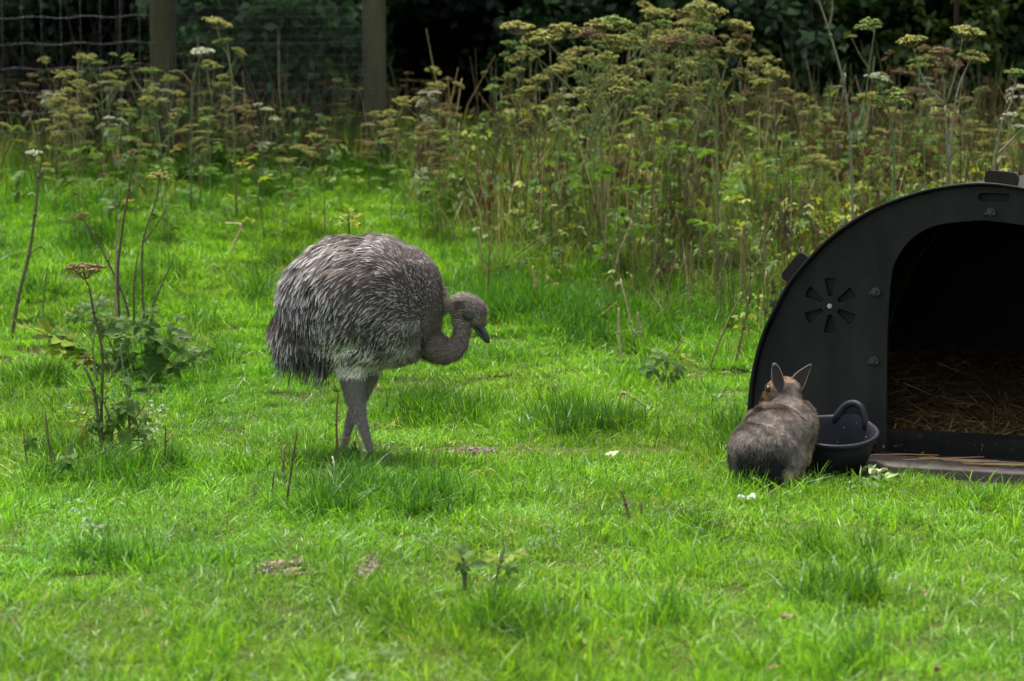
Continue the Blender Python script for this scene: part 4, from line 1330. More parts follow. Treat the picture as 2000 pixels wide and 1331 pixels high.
# ------------------------------------------------------------------ fence
M['post'] = noise_mat('weathered_post', [(0.25, (0.022, 0.023, 0.010)), (0.5, (0.048, 0.047, 0.022)), (0.8, (0.085, 0.08, 0.04))], scale=7, rough=0.9, bump=0.5, stretch=(1, 1, 0.15))
M['wire'] = noise_mat('galvanised_wire', [(0.3, (0.07, 0.07, 0.075)), (0.7, (0.15, 0.15, 0.155))], scale=20, rough=0.55, metallic=0.5)
M['mesh_wire'] = noise_mat('dull_green_mesh', [(0.3, (0.07, 0.08, 0.07)), (0.7, (0.13, 0.14, 0.13))], scale=20, rough=0.6)
FY = 19.6
def build_fence():
    p0 = at(315, 260, FY)
    root = empty('wire_fence', (p0.x, FY, float(gz(p0.x, FY))))
    tag(root, 'wire netting fence on round wooden posts in front of the dark wood', 'fence')
    inv = root.matrix_basis.inverted()
    def fin(o):
        o.matrix_parent_inverse = inv
        return o
    def post(px, diam_px, py=100, lean=0.0):
        q = at(px, py, FY)
        zb = float(gz(q.x, FY)) - 0.12
        g = Geo()
        r = diam_px / F * FY * 0.5
        S = 16; path = []
        zs = np.linspace(zb, 3.15, 9)
        V = []; fs = []
        rr = random.Random(int(px))
        for z in zs:
            for k in range(S):
                a = 2 * math.pi * k / S
                rad = r * (1 + 0.02 * math.sin(3 * a + z * 2) + 0.012 * rr.uniform(-1, 1))
                V.append((q.x + lean * (z - zb) + rad * math.cos(a), FY + 0.09 + rad * math.sin(a), z))
        for i in range(len(zs) - 1):
            for k in range(S):
                k2 = (k + 1) % S
                fs.append((i * S + k, i * S + k2, (i + 1) * S + k2, (i + 1) * S + k))
        fs.append(tuple((len(zs) - 1) * S + k for k in range(S)))
        g.add(V, fs, (0, 0, 0))
        fin(g.build('post', M['post'], root))
        return q.x
    x1 = post(315, 52, lean=0.006)
    x2 = post(731, 46, lean=-0.004)
    x0 = post(-330, 50)
    # wide-gapped stock netting on one bay: horizontal wires and droppers
    zt = [at(100, y, FY).z for y in (-60, -20, 30, 82, 130, 175, 217, 252)]
    for i, z in enumerate(zt):
        g = Geo(); path = []
        for k in range(26):
            t = k / 25
            x = x0 + (x1 - x0) * t
            path.append((x, FY + 0.004 * math.sin(9 * t + i), z + 0.010 * math.sin(40 * t + i) - 0.02 * math.sin(math.pi * t)))
        g.tube(path, 0.0028, (0, 0, 0), sides=5)
        fin(g.build('wire', M['wire'], root))
    x = x0 + 0.12; k = 0
    while x < x1 - 0.02:
        g = Geo()
        zb = float(gz(x, FY))
        g.tube([(x + 0.008 * math.sin(k * 3.1), FY - 0.004, max(zb, zt[-1] - 0.06)), (x, FY - 0.004, zt[3]), (x + 0.006 * math.sin(k), FY - 0.004, zt[0])], 0.0018, (0, 0, 0), sides=4)
        fin(g.build('dropper_wire', M['wire'], root))
        x += 0.155; k += 1
    # fine welded mesh on the other bays: too fine to pick apart
    g = Geo()
    for xa, xb in ((x1, x2),):
        x = xa + 0.03
        while x < xb:
            zb = float(gz(x, FY))
            g.tube([(x, FY, zb + 0.02), (x, FY, 2.9)], 0.0015, (0, 0, 0), sides=3, cap=False)
            x += 0.027
        z = 1.2
        while z < 2.9:
            g.tube([(xa, FY - 0.003, z), (xb, FY - 0.003, z)], 0.0011, (0, 0, 0), sides=3, cap=False)
            z += 0.075
    o = fin(g.build('welded_mesh', M['mesh_wire'], root)); o['kind'] = 'stuff'
    for xa, xb, zz in ((x1, x2, zt[3]), (x1, x2, zt[5])):
        g = Geo(); g.tube([(xa, FY - 0.006, zz), ((xa + xb) / 2, FY - 0.006, zz - 0.015), (xb, FY - 0.006, zz)], 0.0022, (0, 0, 0), sides=5)
        fin(g.build('wire', M['wire'], root))
build_fence()

# ------------------------------------------------------------------ wood behind the fence
def leaf_cloud(g, n, sampler, size, palette, elong=1.7):
    C0, outdir = sampler(g, n)
    nrmv = nrm(g.normal(0, 0.7, (n, 3)) + np.array([0, 0, 0.8]) + outdir * 0.5)
    t = nrm(np.cross(nrmv, g.normal(0, 1, (n, 3))))
    s = np.cross(nrmv, t)
    sz = g.uniform(0.6, 1.3, n) * size
    a = (t * (sz * elong * 0.5)[:, None]); b = s * (sz * 0.5)[:, None]
    fold = nrmv * (sz * 0.12)[:, None]
    V = np.stack([C0 - a, C0 + b + fold, C0 + a - fold * 0.6, C0 - b + fold], 1).reshape(-1, 3)
    Q = np.arange(n * 4).reshape(-1, 4)
    pal = np.array(palette)
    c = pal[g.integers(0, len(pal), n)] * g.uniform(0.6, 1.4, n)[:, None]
    return V, Q, np.repeat(c, 4, 0)

def clumpy(cr, n_clump, clump_r):
    """points gathered in clumps inside an ellipsoid of half sizes cr"""
    def f(g, n):
        cen = nrm(g.normal(0, 1, (n_clump, 3))) * (g.random(n_clump) ** 0.4)[:, None] * np.array(cr)
        k = g.integers(0, n_clump, n)
        off = nrm(g.normal(0, 1, (n, 3))) * (g.random(n) ** 0.5)[:, None] * clump_r
        off[:, 2] *= 0.6
        P = cen[k] + off
        return P, nrm(P / np.array(cr) + 1e-6)
    return f

BARK = noise_mat('woodland_bark', [(0.3, (0.02, 0.016, 0.012)), (0.6, (0.055, 0.045, 0.034)), (0.8, (0.09, 0.08, 0.06))], scale=8, rough=0.95, bump=0.8, stretch=(1, 1, 0.25))
def tree_proto(seed, h, crown_c, crown_r, nleaf, rad, pal):
    g = np.random.default_rng(seed); rr = random.Random(seed)
    root = empty('woodland_tree', (0, 0, 0))
    gg = Geo()
    path = [Vector((0.10 * math.sin(i * 1.3 + seed) * i / 6, 0.08 * math.cos(i * 1.7 + seed) * i / 6, -0.3 + (h + 0.3) * i / 8)) for i in range(9)]
    gg.tube(path, [rad * (1.45 if i == 0 else 1.0 - 0.085 * i) for i in range(9)], (0, 0, 0), sides=10)
    for k in range(7):
        i = rr.randint(3, 7); a = rr.uniform(0, 6.28); ln = rr.uniform(0.35, 0.8) * crown_r[0]
        s = path[i]
        gg.tube([s, s + Vector((math.cos(a) * ln * .5, math.sin(a) * ln * .5, ln * .3)), s + Vector((math.cos(a) * ln, math.sin(a) * ln, ln * .75))], [rad * .4, rad * .25, rad * .08], (0, 0, 0), sides=6)
    gg.build('trunk', BARK, root)
    V, Q, C = leaf_cloud(g, nleaf, clumpy(crown_r, 55, crown_r[0] * 0.36), 0.17, pal)
    V = V + np.array([0, 0, crown_c])
    np_mesh('shade_crown', V, quads=Q, col=C, mat=M['wood_leaf'], parent=root)  # unseen canopy above the view, added and set low to shade the wood
    return root
def shrub_proto(seed, rx, rz, nleaf, leaf, pal):
    g = np.random.default_rng(seed); rr = random.Random(seed)
    root = empty('woodland_shrub', (0, 0, 0))
    gg = Geo()
    for k in range(6):
        a = rr.uniform(0, 6.28); ln = rx * rr.uniform(.4, .8)
        gg.tube([(0.1 * math.cos(a), 0.1 * math.sin(a), -0.1), (math.cos(a) * ln * .5, math.sin(a) * ln * .5, rz * .8), (math.cos(a) * ln, math.sin(a) * ln, rz * 1.6)], [0.03, 0.02, 0.006], (0, 0, 0), sides=5)
    gg.build('stem', BARK, root)
    V, Q, C = leaf_cloud(g, nleaf, clumpy((rx, rx * .8, rz), 45, rx * 0.30), leaf, pal)
    V = V + np.array([0, 0, rz * 0.98])
    V[:, 2] = np.maximum(V[:, 2], 0.02)
    np_mesh('foliage', V, quads=Q, col=C, mat=M['wood_leaf'], parent=root)
    return root

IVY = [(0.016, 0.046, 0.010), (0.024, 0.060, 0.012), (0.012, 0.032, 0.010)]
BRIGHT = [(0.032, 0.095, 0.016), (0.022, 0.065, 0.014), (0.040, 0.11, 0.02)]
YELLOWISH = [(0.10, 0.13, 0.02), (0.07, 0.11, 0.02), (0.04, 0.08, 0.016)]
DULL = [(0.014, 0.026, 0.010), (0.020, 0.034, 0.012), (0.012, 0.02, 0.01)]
def build_wood():
    t_lab = 'tall dark-barked tree of the wood beyond the fence, its unseen canopy added for shade'
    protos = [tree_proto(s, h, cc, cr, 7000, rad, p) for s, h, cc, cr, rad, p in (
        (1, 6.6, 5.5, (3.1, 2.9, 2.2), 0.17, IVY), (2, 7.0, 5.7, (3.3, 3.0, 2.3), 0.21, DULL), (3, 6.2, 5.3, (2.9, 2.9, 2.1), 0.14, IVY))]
    used = [False] * 3
    rr = random.Random(12)
    spots = [(-9.5, 24.2), (-6.2, 25.2), (-3.6, 24.0), (-0.9, 25.6), (1.4, 24.2), (4.1, 25.4), (6.6, 24.0), (9.8, 24.8),
             (-11.5, 27.5), (-7.8, 28.2), (-4.6, 27.2), (-1.6, 28.6), (1.9, 27.4), (5.2, 28.4), (8.6, 27.2), (12.0, 28.0)]
    for i, (x, y) in enumerate(spots):
        k = i % 3
        o = protos[k] if not used[k] else copy_tree(protos[k])
        used[k] = True
        o.location = (x + rr.uniform(-.3, .3), y + rr.uniform(-.3, .3), float(gz(x, y)))
        o.rotation_euler = (0, 0, rr.uniform(0, 6.28))
        s = rr.uniform(0.9, 1.15); o.scale = (s, s, s)
        tag(o, t_lab, 'tree', 'trees of the wood')
    kinds = {
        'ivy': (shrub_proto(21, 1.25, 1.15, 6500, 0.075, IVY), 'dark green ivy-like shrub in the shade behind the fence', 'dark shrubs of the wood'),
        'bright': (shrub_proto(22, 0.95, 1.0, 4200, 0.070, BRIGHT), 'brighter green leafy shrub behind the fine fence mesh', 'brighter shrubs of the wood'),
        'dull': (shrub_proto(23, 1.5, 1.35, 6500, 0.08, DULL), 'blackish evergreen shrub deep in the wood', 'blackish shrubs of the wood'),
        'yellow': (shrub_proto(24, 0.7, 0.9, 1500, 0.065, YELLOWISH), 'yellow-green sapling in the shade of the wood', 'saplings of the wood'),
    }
    first = {k: True for k in kinds}
    def put(kind, x, y, s=1.0, dz=0.0, own=None):
        p, lab, grp = kinds[kind]
        lab = own or lab
        o = p if first[kind] else copy_tree(p)
        first[kind] = False
        o.location = (x, y, float(gz(x, y)) + dz)
        o.rotation_euler = (0, 0, rr.uniform(0, 6.28))
        sv = s * rr.uniform(.9, 1.1); o.scale = (sv, sv, sv)
        tag(o, lab, 'shrub', grp)
    def px_x(px, y):
        return (px - 1000) / F * y
    for px, y, s, own in ((520, 21.4, .95, 'bright green leafy shrub midway between the two fence posts'), (610, 21.9, 1.0, 'bright green leafy shrub next to the post without stock netting'), (450, 22.6, .8, 'smaller bright green shrub set back near the stock netting')):
        put('bright', px_x(px, y), y, s, own=own)
    for px, y, s in ((580, 22.9, 1.2), (1180, 22.2, .8), (1480, 21.8, .95), (60, 23.6, 1.0), (1620, 22.6, 1.0), (1900, 22.0, 1.1), (2080, 21.8, 1.0), (1330, 23.5, 1.0), (-150, 22.4, .9)):
        put('ivy', px_x(px, y), y, s)
    for px, y, s, own in ((1540, 21.3, .8, 'yellow-green sapling in the wood behind the bare forked stem'), (1860, 21.2, .85, 'yellow-green sapling in the wood behind the four-headed weed')):
        put('yellow', px_x(px, y), y, s, .35, own)
    y = 25.5
    for x in np.arange(-10, 11, 1.7):
        put('dull', float(x) + rr.uniform(-.4, .4), y + rr.uniform(-.5, .8), rr.uniform(.9, 1.2))
    for x in np.arange(-13, 14, 2.1):
        put('dull', float(x) + rr.uniform(-.4, .4), 30.0 + rr.uniform(-.6, .6), rr.uniform(1.1, 1.4))
    # brown dead bracken behind the netting
    g = np.random.default_rng(77)
    n = 420
    X = g.uniform(-6.5, -2.6, n); Yb = g.uniform(20.6, 22.8, n); Z = gz(X, Yb)
    T = nrm(np.stack([g.normal(0, .7, n), g.normal(0, .3, n), np.ones(n)], 1))
    Nn = nrm(np.stack([g.normal(0, 1, n), -np.ones(n), 0 * X], 1)); Nn = nrm(Nn - T * (Nn * T).sum(1)[:, None])
    c = np.array([0.026, 0.018, 0.011])[None] * g.uniform(.2, 1.3, n)[:, None]
    V, Q, C = strips(np.stack([X, Yb, Z], 1), T, Nn, g.uniform(.4, 1.5, n), g.uniform(.006, .02, n), [0, .5, 1], [1, .9, .3], g.normal(0, .15, n), np.stack([c] * 3))
    o = np_mesh('dead_bracken', V, quads=Q, col=C, mat=M['stem'])
    tag(o, 'brown dead bracken stems behind the stock netting', 'bracken', kind='stuff')
build_wood()
# ------------------------------------------------------------------ tall flowering weeds
HEAD = {'olive': [(0.36, 0.36, 0.11), (0.30, 0.30, 0.08), (0.42, 0.40, 0.15)],
        'green': [(0.23, 0.32, 0.08), (0.18, 0.27, 0.06), (0.29, 0.35, 0.12)],
        'brown': [(0.24, 0.185, 0.08), (0.18, 0.13, 0.06), (0.30, 0.24, 0.12)],
        'pink': [(0.27, 0.165, 0.115), (0.23, 0.16, 0.085), (0.26, 0.22, 0.10)],
        'white': [(0.62, 0.62, 0.50), (0.55, 0.56, 0.42), (0.40, 0.45, 0.25)]}
STEM = {'olive': (0.17, 0.175, 0.06), 'green': (0.14, 0.21, 0.07), 'brown': (0.14, 0.095, 0.045), 'pink': (0.17, 0.125, 0.06), 'white': (0.16, 0.20, 0.09)}

def umbel_geo(rr, top, axis, rad, style, nray=11, dome=0.35, stemcol=None, fl=8):
    """rays from one point, each with its own small cluster"""
    g = Geo()
    axis = Vector(axis).normalized()
    a = axis.orthogonal().normalized(); b = axis.cross(a)
    base = Vector(top)
    pal = HEAD[style]; sc = stemcol or STEM[style]
    for k in range(nray):
        if k == 0:
            r, t = 0.0, 0.0
        else:
            r = rad * (0.55 if k % 3 == 0 else 1.0) * rr.uniform(.85, 1.1); t = 2 * math.pi * k / (nray - 1) + rr.uniform(-.2, .2)
        h = rad * (0.85 - dome * (r / rad) ** 2 + rr.uniform(-.06, .06))
        tip = base + axis * h + (a * math.cos(t) + b * math.sin(t)) * r
        mid = base + axis * h * 0.45 + (a * math.cos(t) + b * math.sin(t)) * r * 0.62
        g.tube([base, mid, tip], [rad * 0.018 + 0.0006] * 3, sc, sides=3, cap=False)
        q = rad * 0.31
        for j in range(fl):
            tt = rr.uniform(0, 6.28); rj = q * math.sqrt(rr.random())
            c = tip + (a * math.cos(tt) + b * math.sin(tt)) * rj + axis * (q * 0.5 * (1 - (rj / q) ** 2) + rr.uniform(-.1, .15) * q)
            s = q * rr.uniform(.32, .52)
            n1 = Vector((rr.gauss(0, .6), rr.gauss(0, .6), 1)).normalized()
            u = n1.orthogonal().normalized() * s; v = n1.cross(u).normalized() * s
            cl = rr.choice(pal); m = rr.uniform(.7, 1.3)
            cl = tuple(x * m for x in cl)
            w = n1 * s * 0.9
            g.add([c - u, c - v, c + u, c + v, c - w, c + w * .6], [(0, 1, 5), (1, 2, 5), (2, 3, 5), (3, 0, 5), (1, 0, 4), (2, 1, 4), (3, 2, 4), (0, 3, 4)], cl)
    return g

def leaflet(g, base, tip, width, nv, col, lobes=2):
    """a toothed, folded leaflet with some substance"""
    base = Vector(base); tip = Vector(tip)
    ax = tip - base; ln = ax.length
    if ln < 1e-6: return
    ax.normalize(); side = ax.cross(nv)
    if side.length < 1e-4: side = ax.orthogonal()
    side.normalize(); up = side.cross(ax)
    n = 2 * lobes + 1
    Lp = []; Rp = []; Md = []
    prof = [0.12, 0.75, 0.62, 1.0, 0.70, 0.55, 0.0] if lobes >= 2 else [0.15, 0.8, 0.9, 0.0]
    m = len(prof)
    for i, p in enumerate(prof):
        t = i / (m - 1)
        c = base + ax * (ln * t) - up * (ln * 0.16 * t * t)
        Md.append(c); Lp.append(c + side * (width * .5 * p) + up * (width * .16 * p)); Rp.append(c - side * (width * .5 * p) + up * (width * .16 * p))
    vs = Md + Lp + Rp
    fs = []
    for i in range(m - 1):
        fs.append((i, i + 1, m + i + 1, m + i)); fs.append((i + 1, i, 2 * m + i, 2 * m + i + 1))
    g.add(vs, fs, col)

def palmate(g, rr, base, tip, size, col, stemcol, n=5, facing=0.0):
    base = Vector(base); tip = Vector(tip)
    mid = base.lerp(tip, .55) + Vector((0, 0, size * .12))
    g.tube([base, mid, tip], [0.0022, 0.0017, 0.0012], stemcol, sides=4, cap=False)
    d = (tip - mid); d.z *= .3
    if d.length < 1e-5: d = Vector((1, 0, 0))
    d.normalize()
    nv = (Vector((rr.gauss(0, .3), rr.gauss(0, .3) - facing, .75)) + d * .75 * (1 - min(1, facing))).normalized()
    d = (d - nv * d.dot(nv)).normalized()
    for k in range(n):
        a = R(-125 + 250 * k / (n - 1))
        dd = Matrix.Rotation(a, 3, nv) @ d
        ll = size * (1.0 - .28 * abs(k - (n - 1) / 2) / ((n - 1) / 2)) * rr.uniform(.85, 1.1)
        m = rr.uniform(.8, 1.2)
        leaflet(g, tip, tip + dd * ll - Vector((0, 0, ll * .12)), ll * .62, nv, tuple(x * m for x in col))

def pinnate(g, rr, base, tip, width, col, stemcol, pairs=4, facing=0.35):
    base = Vector(base); tip = Vector(tip)
    mid = base.lerp(tip, .5) + Vector((0, 0, (tip - base).length * .12))
    pts = [base, mid, tip]
    g.tube(pts, [0.0026, 0.002, 0.001], stemcol, sides=4, cap=False)
    ax = (tip - base).normalized()
    side = ax.cross(Vector((0, 0, 1)))
    if side.length < .1: side = Vector((1, 0, 0))
    side.normalize()
    for i in range(pairs + 1):
        t = .35 + .65 * i / pairs
        p = (base.lerp(mid, t * 2) if t < .5 else mid.lerp(tip, t * 2 - 1))
        w = width * (1.05 - .6 * abs(t - .55))
        for s in ((1, -1) if i < pairs else (0,)):
            d = (side * s * .9 + ax * (.55 if s else 1) + Vector((0, 0, rr.uniform(-.75, .35)))).normalized()
            m = rr.uniform(.75, 1.2)
            leaflet(g, p, p + d * w, w * .55, Vector((rr.gauss(0, .35), rr.gauss(0, .35) - facing, .8)).normalized(), tuple(x * m for x in col))

LEAFC = {'green': (0.085, 0.165, 0.026), 'dark': (0.050, 0.115, 0.016), 'yellow': (0.34, 0.30, 0.035), 'lime': (0.20, 0.27, 0.035), 'brown': (0.07, 0.045, 0.025), 'grey': (0.11, 0.175, 0.055)}

def umbellifer(seed, H, nb, style, headr=0.06, low_leaf='green', nleaf=4):
    rr = random.Random(seed)
    root = empty('umbel_weed', (0, 0, 0))
    g = Geo()
    sc = STEM[style]
    lean = Vector((rr.uniform(-.07, .07), rr.uniform(-.05, .05), 0))
    def mp(t):
        return Vector((lean.x * H * t * t + .012 * math.sin(5 * t + seed), lean.y * H * t * t, -.03 + (H + .03) * t))
    path = [mp(i / 8) for i in range(9)]
    low = tuple(c * m for c, m in zip(sc, (.9, .75, .8)))
    cols = [tuple(l * (1 - i / 8) + s * i / 8 for l, s in zip(low, sc)) for i in range(9)]
    g.tube(path, [.0062 - .0042 * i / 8 for i in range(9)], cols, sides=5)
    heads = [(mp(1), Vector((lean.x, lean.y, 1)), headr)]
    for k in range(nb):
        t = rr.uniform(.48, .9); a = rr.uniform(0, 6.28) if k else 2.4
        ln = H * rr.uniform(.14, .30); out = rr.uniform(.35, .75)
        s = mp(t)
        d = Vector((math.cos(a) * out, math.sin(a) * out, 1)).normalized()
        e = s + d * ln; m = s + Vector((math.cos(a) * out * ln * .55, math.sin(a) * out * ln * .55, ln * .38))
        g.tube([s, m, e], [.0030, .0024, .0016], sc, sides=4, cap=False)
        heads.append((e, Vector((d.x * .5, d.y * .5, 1)), headr * rr.uniform(.55, .95)))
        if rr.random() < .5:      # forked again
            d2 = (d + Vector((rr.uniform(-.6, .6), rr.uniform(-.6, .6), .2))).normalized()
            e2 = m + d2 * ln * .5
            g.tube([m, e2], [.0020, .0012], sc, sides=3, cap=False)
            heads.append((e2, d2, headr * rr.uniform(.4, .6)))
    g.build('stem', M['stem'], root)
    for p, d, r in heads:
        umbel_geo(rr, p, d, r, style, nray=rr.randint(9, 13), dome=rr.uniform(.2, .5)).build('flower_head', M['flower'], root)
    for k in range(nleaf):
        t = rr.uniform(.12, .62); a = rr.uniform(0, 6.28); ln = H * rr.uniform(.10, .2)
        s = mp(t); e = s + Vector((math.cos(a) * ln, math.sin(a) * ln, ln * rr.uniform(-.1, .5)))
        gl = Geo()
        kind = low_leaf if rr.random() < .6 else rr.choice(['green', 'brown', 'lime', 'grey', 'brown', 'yellow'])
        if kind == 'brown':
            e.z -= ln * .7
            pinnate(gl, rr, s, e, ln * .35, LEAFC['brown'], (0.09, .06, .03), 2)
        else:
            pinnate(gl, rr, s, e, ln * (.38 if kind == 'yellow' else .45), LEAFC[kind], sc, 3)
        gl.build('leaf', M['leaf'], root)
    return root

WLAB = {
    'olive': ('slender weed with flat olive seed heads in the thick weed stand', 'olive umbel weeds'),
    'green': ('slender weed with fresh green umbels in the thick weed stand', 'green umbel weeds'),
    'brown': ('withered weed with brown umbels in the thick weed stand', 'brown umbel weeds'),
    'pink': ('tall weed with pinkish-brown umbels in the thick weed stand', 'pinkish umbel weeds'),
    'white': ('weed with creamy white flat umbels in the thick weed stand', 'white umbel weeds')}
def build_weeds():
    rr = random.Random(99)
    protos = {}
    for si, st in enumerate(('olive', 'green', 'brown', 'pink', 'white')):
        protos[st] = []
        for k in range(3 if st != 'white' else 2):
            hr = {'white': .055, 'green': .05, 'olive': .065, 'brown': .055, 'pink': .06}[st]
            protos[st].append([umbellifer(100 + si * 10 + k, 1.2, 4 + k + (1 if st in ('olive', 'pink') else 0), st, hr, 'green', 3 + k), False])
    env_x = [-200, 0, 120, 250, 400, 480, 560, 650, 760, 900, 1000, 1100, 1200, 1280, 1400, 1480, 1560, 1650, 1750, 1850, 1950, 2200]
    env_y = [170, 150, 105, 125, 95, 150, 240, 230, 175, 150, 70, 40, 40, 5, 0, 60, 150, 180, 110, 90, 140, 150]
    spots = []
    tries = 0
    def far(px, py):
        return all((px - a) ** 2 + ((py - b) * 2.2) ** 2 > 22 ** 2 for a, b, _ in spots)
    while len([s for s in spots if s[2] == 'r']) < 105 and tries < 6000:
        tries += 1
        px = rr.uniform(770, 2080); py = rr.uniform(345, 600)
        lim = 400 + (px - 800) * 0.42 if px < 1250 else 590
        if py > lim + 25 or (px > 1520 and py > 520 + 0 * px): continue
        if rr.random() < max(0.0, min(.85, (py - (lim - 150)) / 170)): continue
        if far(px, py): spots.append((px, py, 'r'))
    tries = 0
    while len([s for s in spots if s[2] == 'l']) < 98 and tries < 9000:
        tries += 1
        px = rr.uniform(-60, 880); py = 272 + 215 * rr.random() ** 2.2
        if far(px, py): spots.append((px, py, 'l'))
    for px, py, z in spots:
        p = gpx(px, py)
        if bool(in_slab(p.x, p.y)): continue
        top = np.interp(px, env_x, env_y) + abs(rr.gauss(0, 115 if z == 'r' else 75)) + (25 if z == 'r' else 10)
        H = (py - top) / ppm(p.y)
        if H < 0.35: H = rr.uniform(.35, .6)
        H = min(H, 1.65)
        r = rr.random()
        if z == 'r':
            st = 'olive' if r < .50 else 'green' if r < .77 else 'brown' if r < .87 else 'pink' if r < .93 else 'white'
        else:
            st = 'olive' if r < .45 else 'green' if r < .6 else 'brown' if r < .82 else 'white'
        q = rr.choice(protos[st])
        o = q[0] if not q[1] else copy_tree(q[0])
        q[1] = True
        s = H / 1.2
        o.location = (p.x, p.y, float(gz(p.x, p.y)))
        w = max(.75, min(1.15, s)) * rr.uniform(.85, 1.1)
        o.scale = (w, w, s)
        o.rotation_euler = (rr.gauss(0, .05), rr.gauss(0, .06), rr.uniform(0, 6.28))
        lab, grp = WLAB[st]
        if z == 'l':
            lab = lab.replace('the thick weed stand', 'the sparse weeds before the fence'); grp += ' before the fence'
        tag(o, lab, 'weed', grp)
    for st in protos:
        for q in protos[st]:
            if not q[1]:
                for c in list(q[0].children): bpy.data.objects.remove(c)
                bpy.data.objects.remove(q[0])
build_weeds()

# ------------------------------------------------------------------ undergrowth
def geo_arrays(g):
    """triangulated/quads arrays of a Geo (faces padded to quads only)"""
    V = np.array([list(v) for v in g.v]); C = np.array([list(c)[:3] for c in g.c])
    Q = np.array([f if len(f) == 4 else (f[0], f[1], f[2], f[2]) for f in g.f if len(f) in (3, 4)])
    return V, Q, C
def build_undergrowth():
    rr = random.Random(5)
    items = []
    def clump(n, hmin, hmax, size, col, sc, spread):
        g = Geo()
        for k in range(n):
            a = rr.uniform(0, 6.28); h = rr.uniform(hmin, hmax); sp = rr.uniform(.2, 1) * spread
            b = Vector((rr.uniform(-.03, .03), rr.uniform(-.03, .03), -.01))
            palmate(g, rr, b, b + Vector((math.cos(a) * sp, math.sin(a) * sp, h)), size * rr.uniform(.7, 1.2), col, sc, 5 if rr.random() < .6 else 3)
        return geo_arrays(g)
    for col, sc in (((0.085, .15, .03), (.08, .1, .03)), ((0.055, .12, .028), (.08, .09, .03)), ((0.11, .19, .035), (.1, .1, .03))):
        items.append(clump(9, .06, .24, .045, col, sc, .14))
    items.append(clump(7, .10, .32, .042, (0.34, .30, .035), (.2, .16, .05), .12))
    items.append(clump(8, .08, .30, .045, (0.22, .27, .04), (.13, .13, .04), .13))
    # 5, 6: withered brown leaves hanging on thin stems
    for k in range(2):
        g = Geo()
        for j in range(5):
            a = rr.uniform(0, 6.28); h = rr.uniform(.2, .5)
            e = Vector((math.cos(a) * .08, math.sin(a) * .08, h))
            g.tube([(0, 0, -.01), e * .5 + Vector((.01, 0, 0)), e], [.0028, .002, .0012], (.10, .07, .035), sides=4, cap=False)
            for i in range(3):
                p = e * rr.uniform(.5, 1)
                d = Vector((rr.gauss(0, 1), rr.gauss(0, 1), -1.3)).normalized()
                leaflet(g, p, p + d * rr.uniform(.03, .06), .03, Vector((rr.gauss(0, 1), 1, rr.gauss(0, 1))).normalized(), (0.06 * rr.uniform(.5, 1.5), .038, .022), 2)
        items.append(geo_arrays(g))
    # 7, 8: bare upright stalks, greenish and straw-coloured
    for cols in (((.13, .11, .04), (.10, .11, .04), (.16, .12, .05)), ((.36, .27, .13), (.28, .2, .09), (.42, .34, .2))):
        g = Geo()
        for j in range(4):
            a = rr.uniform(0, 6.28); h = rr.uniform(.25, .6); l = rr.uniform(0, .16)
            b = Vector((rr.uniform(-.08, .08), rr.uniform(-.08, .08), -.02))
            m = b + Vector((math.cos(a) * l * .4, math.sin(a) * l * .4, h * .55))
            e = b + Vector((math.cos(a) * l * 1.3, math.sin(a) * l * 1.3, h))
            g.tube([b, m, e], [.0042, .0034, .0018], rr.choice(cols), sides=4, cap=False)
        items.append(geo_arrays(g))
    # 9: long lank grass
    g0 = np.random.default_rng(6)
    items.append(blade_tuft(g0, 40, .08, .14, .32, .0035, .006, .7, [(0.10, .19, .03), (.13, .22, .04), (.08, .15, .03), (.2, .2, .06)]))
    # 10: rounded shiny dark leaves near the ground
    g = Geo()
    for k in range(12):
        a = rr.uniform(0, 6.28); sp = rr.uniform(.04, .16)
        p = Vector((math.cos(a) * sp, math.sin(a) * sp, rr.uniform(.02, .12)))
        g.tube([(0, 0, 0), p], [.002, .0015], (.06, .07, .03), sides=3, cap=False)
        leaflet(g, p, p + Vector((math.cos(a) * .06, math.sin(a) * .06, .005)), .05, Vector((rr.gauss(0, .3), rr.gauss(0, .3), 1)).normalized(), (.045, .10, .035), 1)
    items.append(geo_arrays(g))
    coll = source_collection('undergrowth_piece', items, M['leaf_tint'])
    g = np.random.default_rng(61)
    n = 16000
    Y = g.uniform(12.6, 20.2, n); X = g.uniform(-1, 1, n) * (0.2083 * Y + .8)
    Z = gz(X, Y); px, py = proj(X, Y, Z)
    # density: thick stand on the right, thin before the fence
    edge = np.interp(px, [700, 900, 1050, 1200, 1330, 1470, 2200], [400, 475, 545, 590, 640, 670, 670])
    dr = (sstep(70, -230, py - edge + 90 * (vnoise(X * 1.6, Y * 1.6, 72) - .5)) * .9 + .1 * sstep(40, -40, py - edge)) * sstep(690, 980, px)
    dl = (sstep(350, 310, py) * .55 + sstep(470, 330, py) * 0.12) * sstep(225, 260, py) * sstep(1000, 800, px)
    dens = np.maximum(dr, dl) * (0.35 + 0.9 * vnoise(X * 2, Y * 2, 71))
    k = (g.random(n) < dens * 0.46) & ~in_slab(X, Y)
    X, Y, Z, px, py = X[k], Y[k], Z[k], px[k], py[k]; n = len(X)
    r = g.random(n)
    idx = np.select([r < .09, r < .12, r < .21, r < .235, r < .30, r < .33, r < .36, r < .50, r < .58, r < .98], [0, 1, 2, 3, 4, 5, 6, 7, 8, 9], 10)
    hi = sstep(640, 420, py)
    idx = np.where((idx == 3) & (vnoise(X * 3, Y * 3, 15) < .42), 4, idx)
    s = g.uniform(.7, 1.35, n) * (.75 + .45 * hi)
    scl = np.stack([s, s, s * g.uniform(.8, 1.3, n)], 1)
    rot = np.stack([g.normal(0, .1, n), g.normal(0, .1, n), g.uniform(0, 6.28, n)], 1)
    v = g.uniform(.7, 1.3, n)
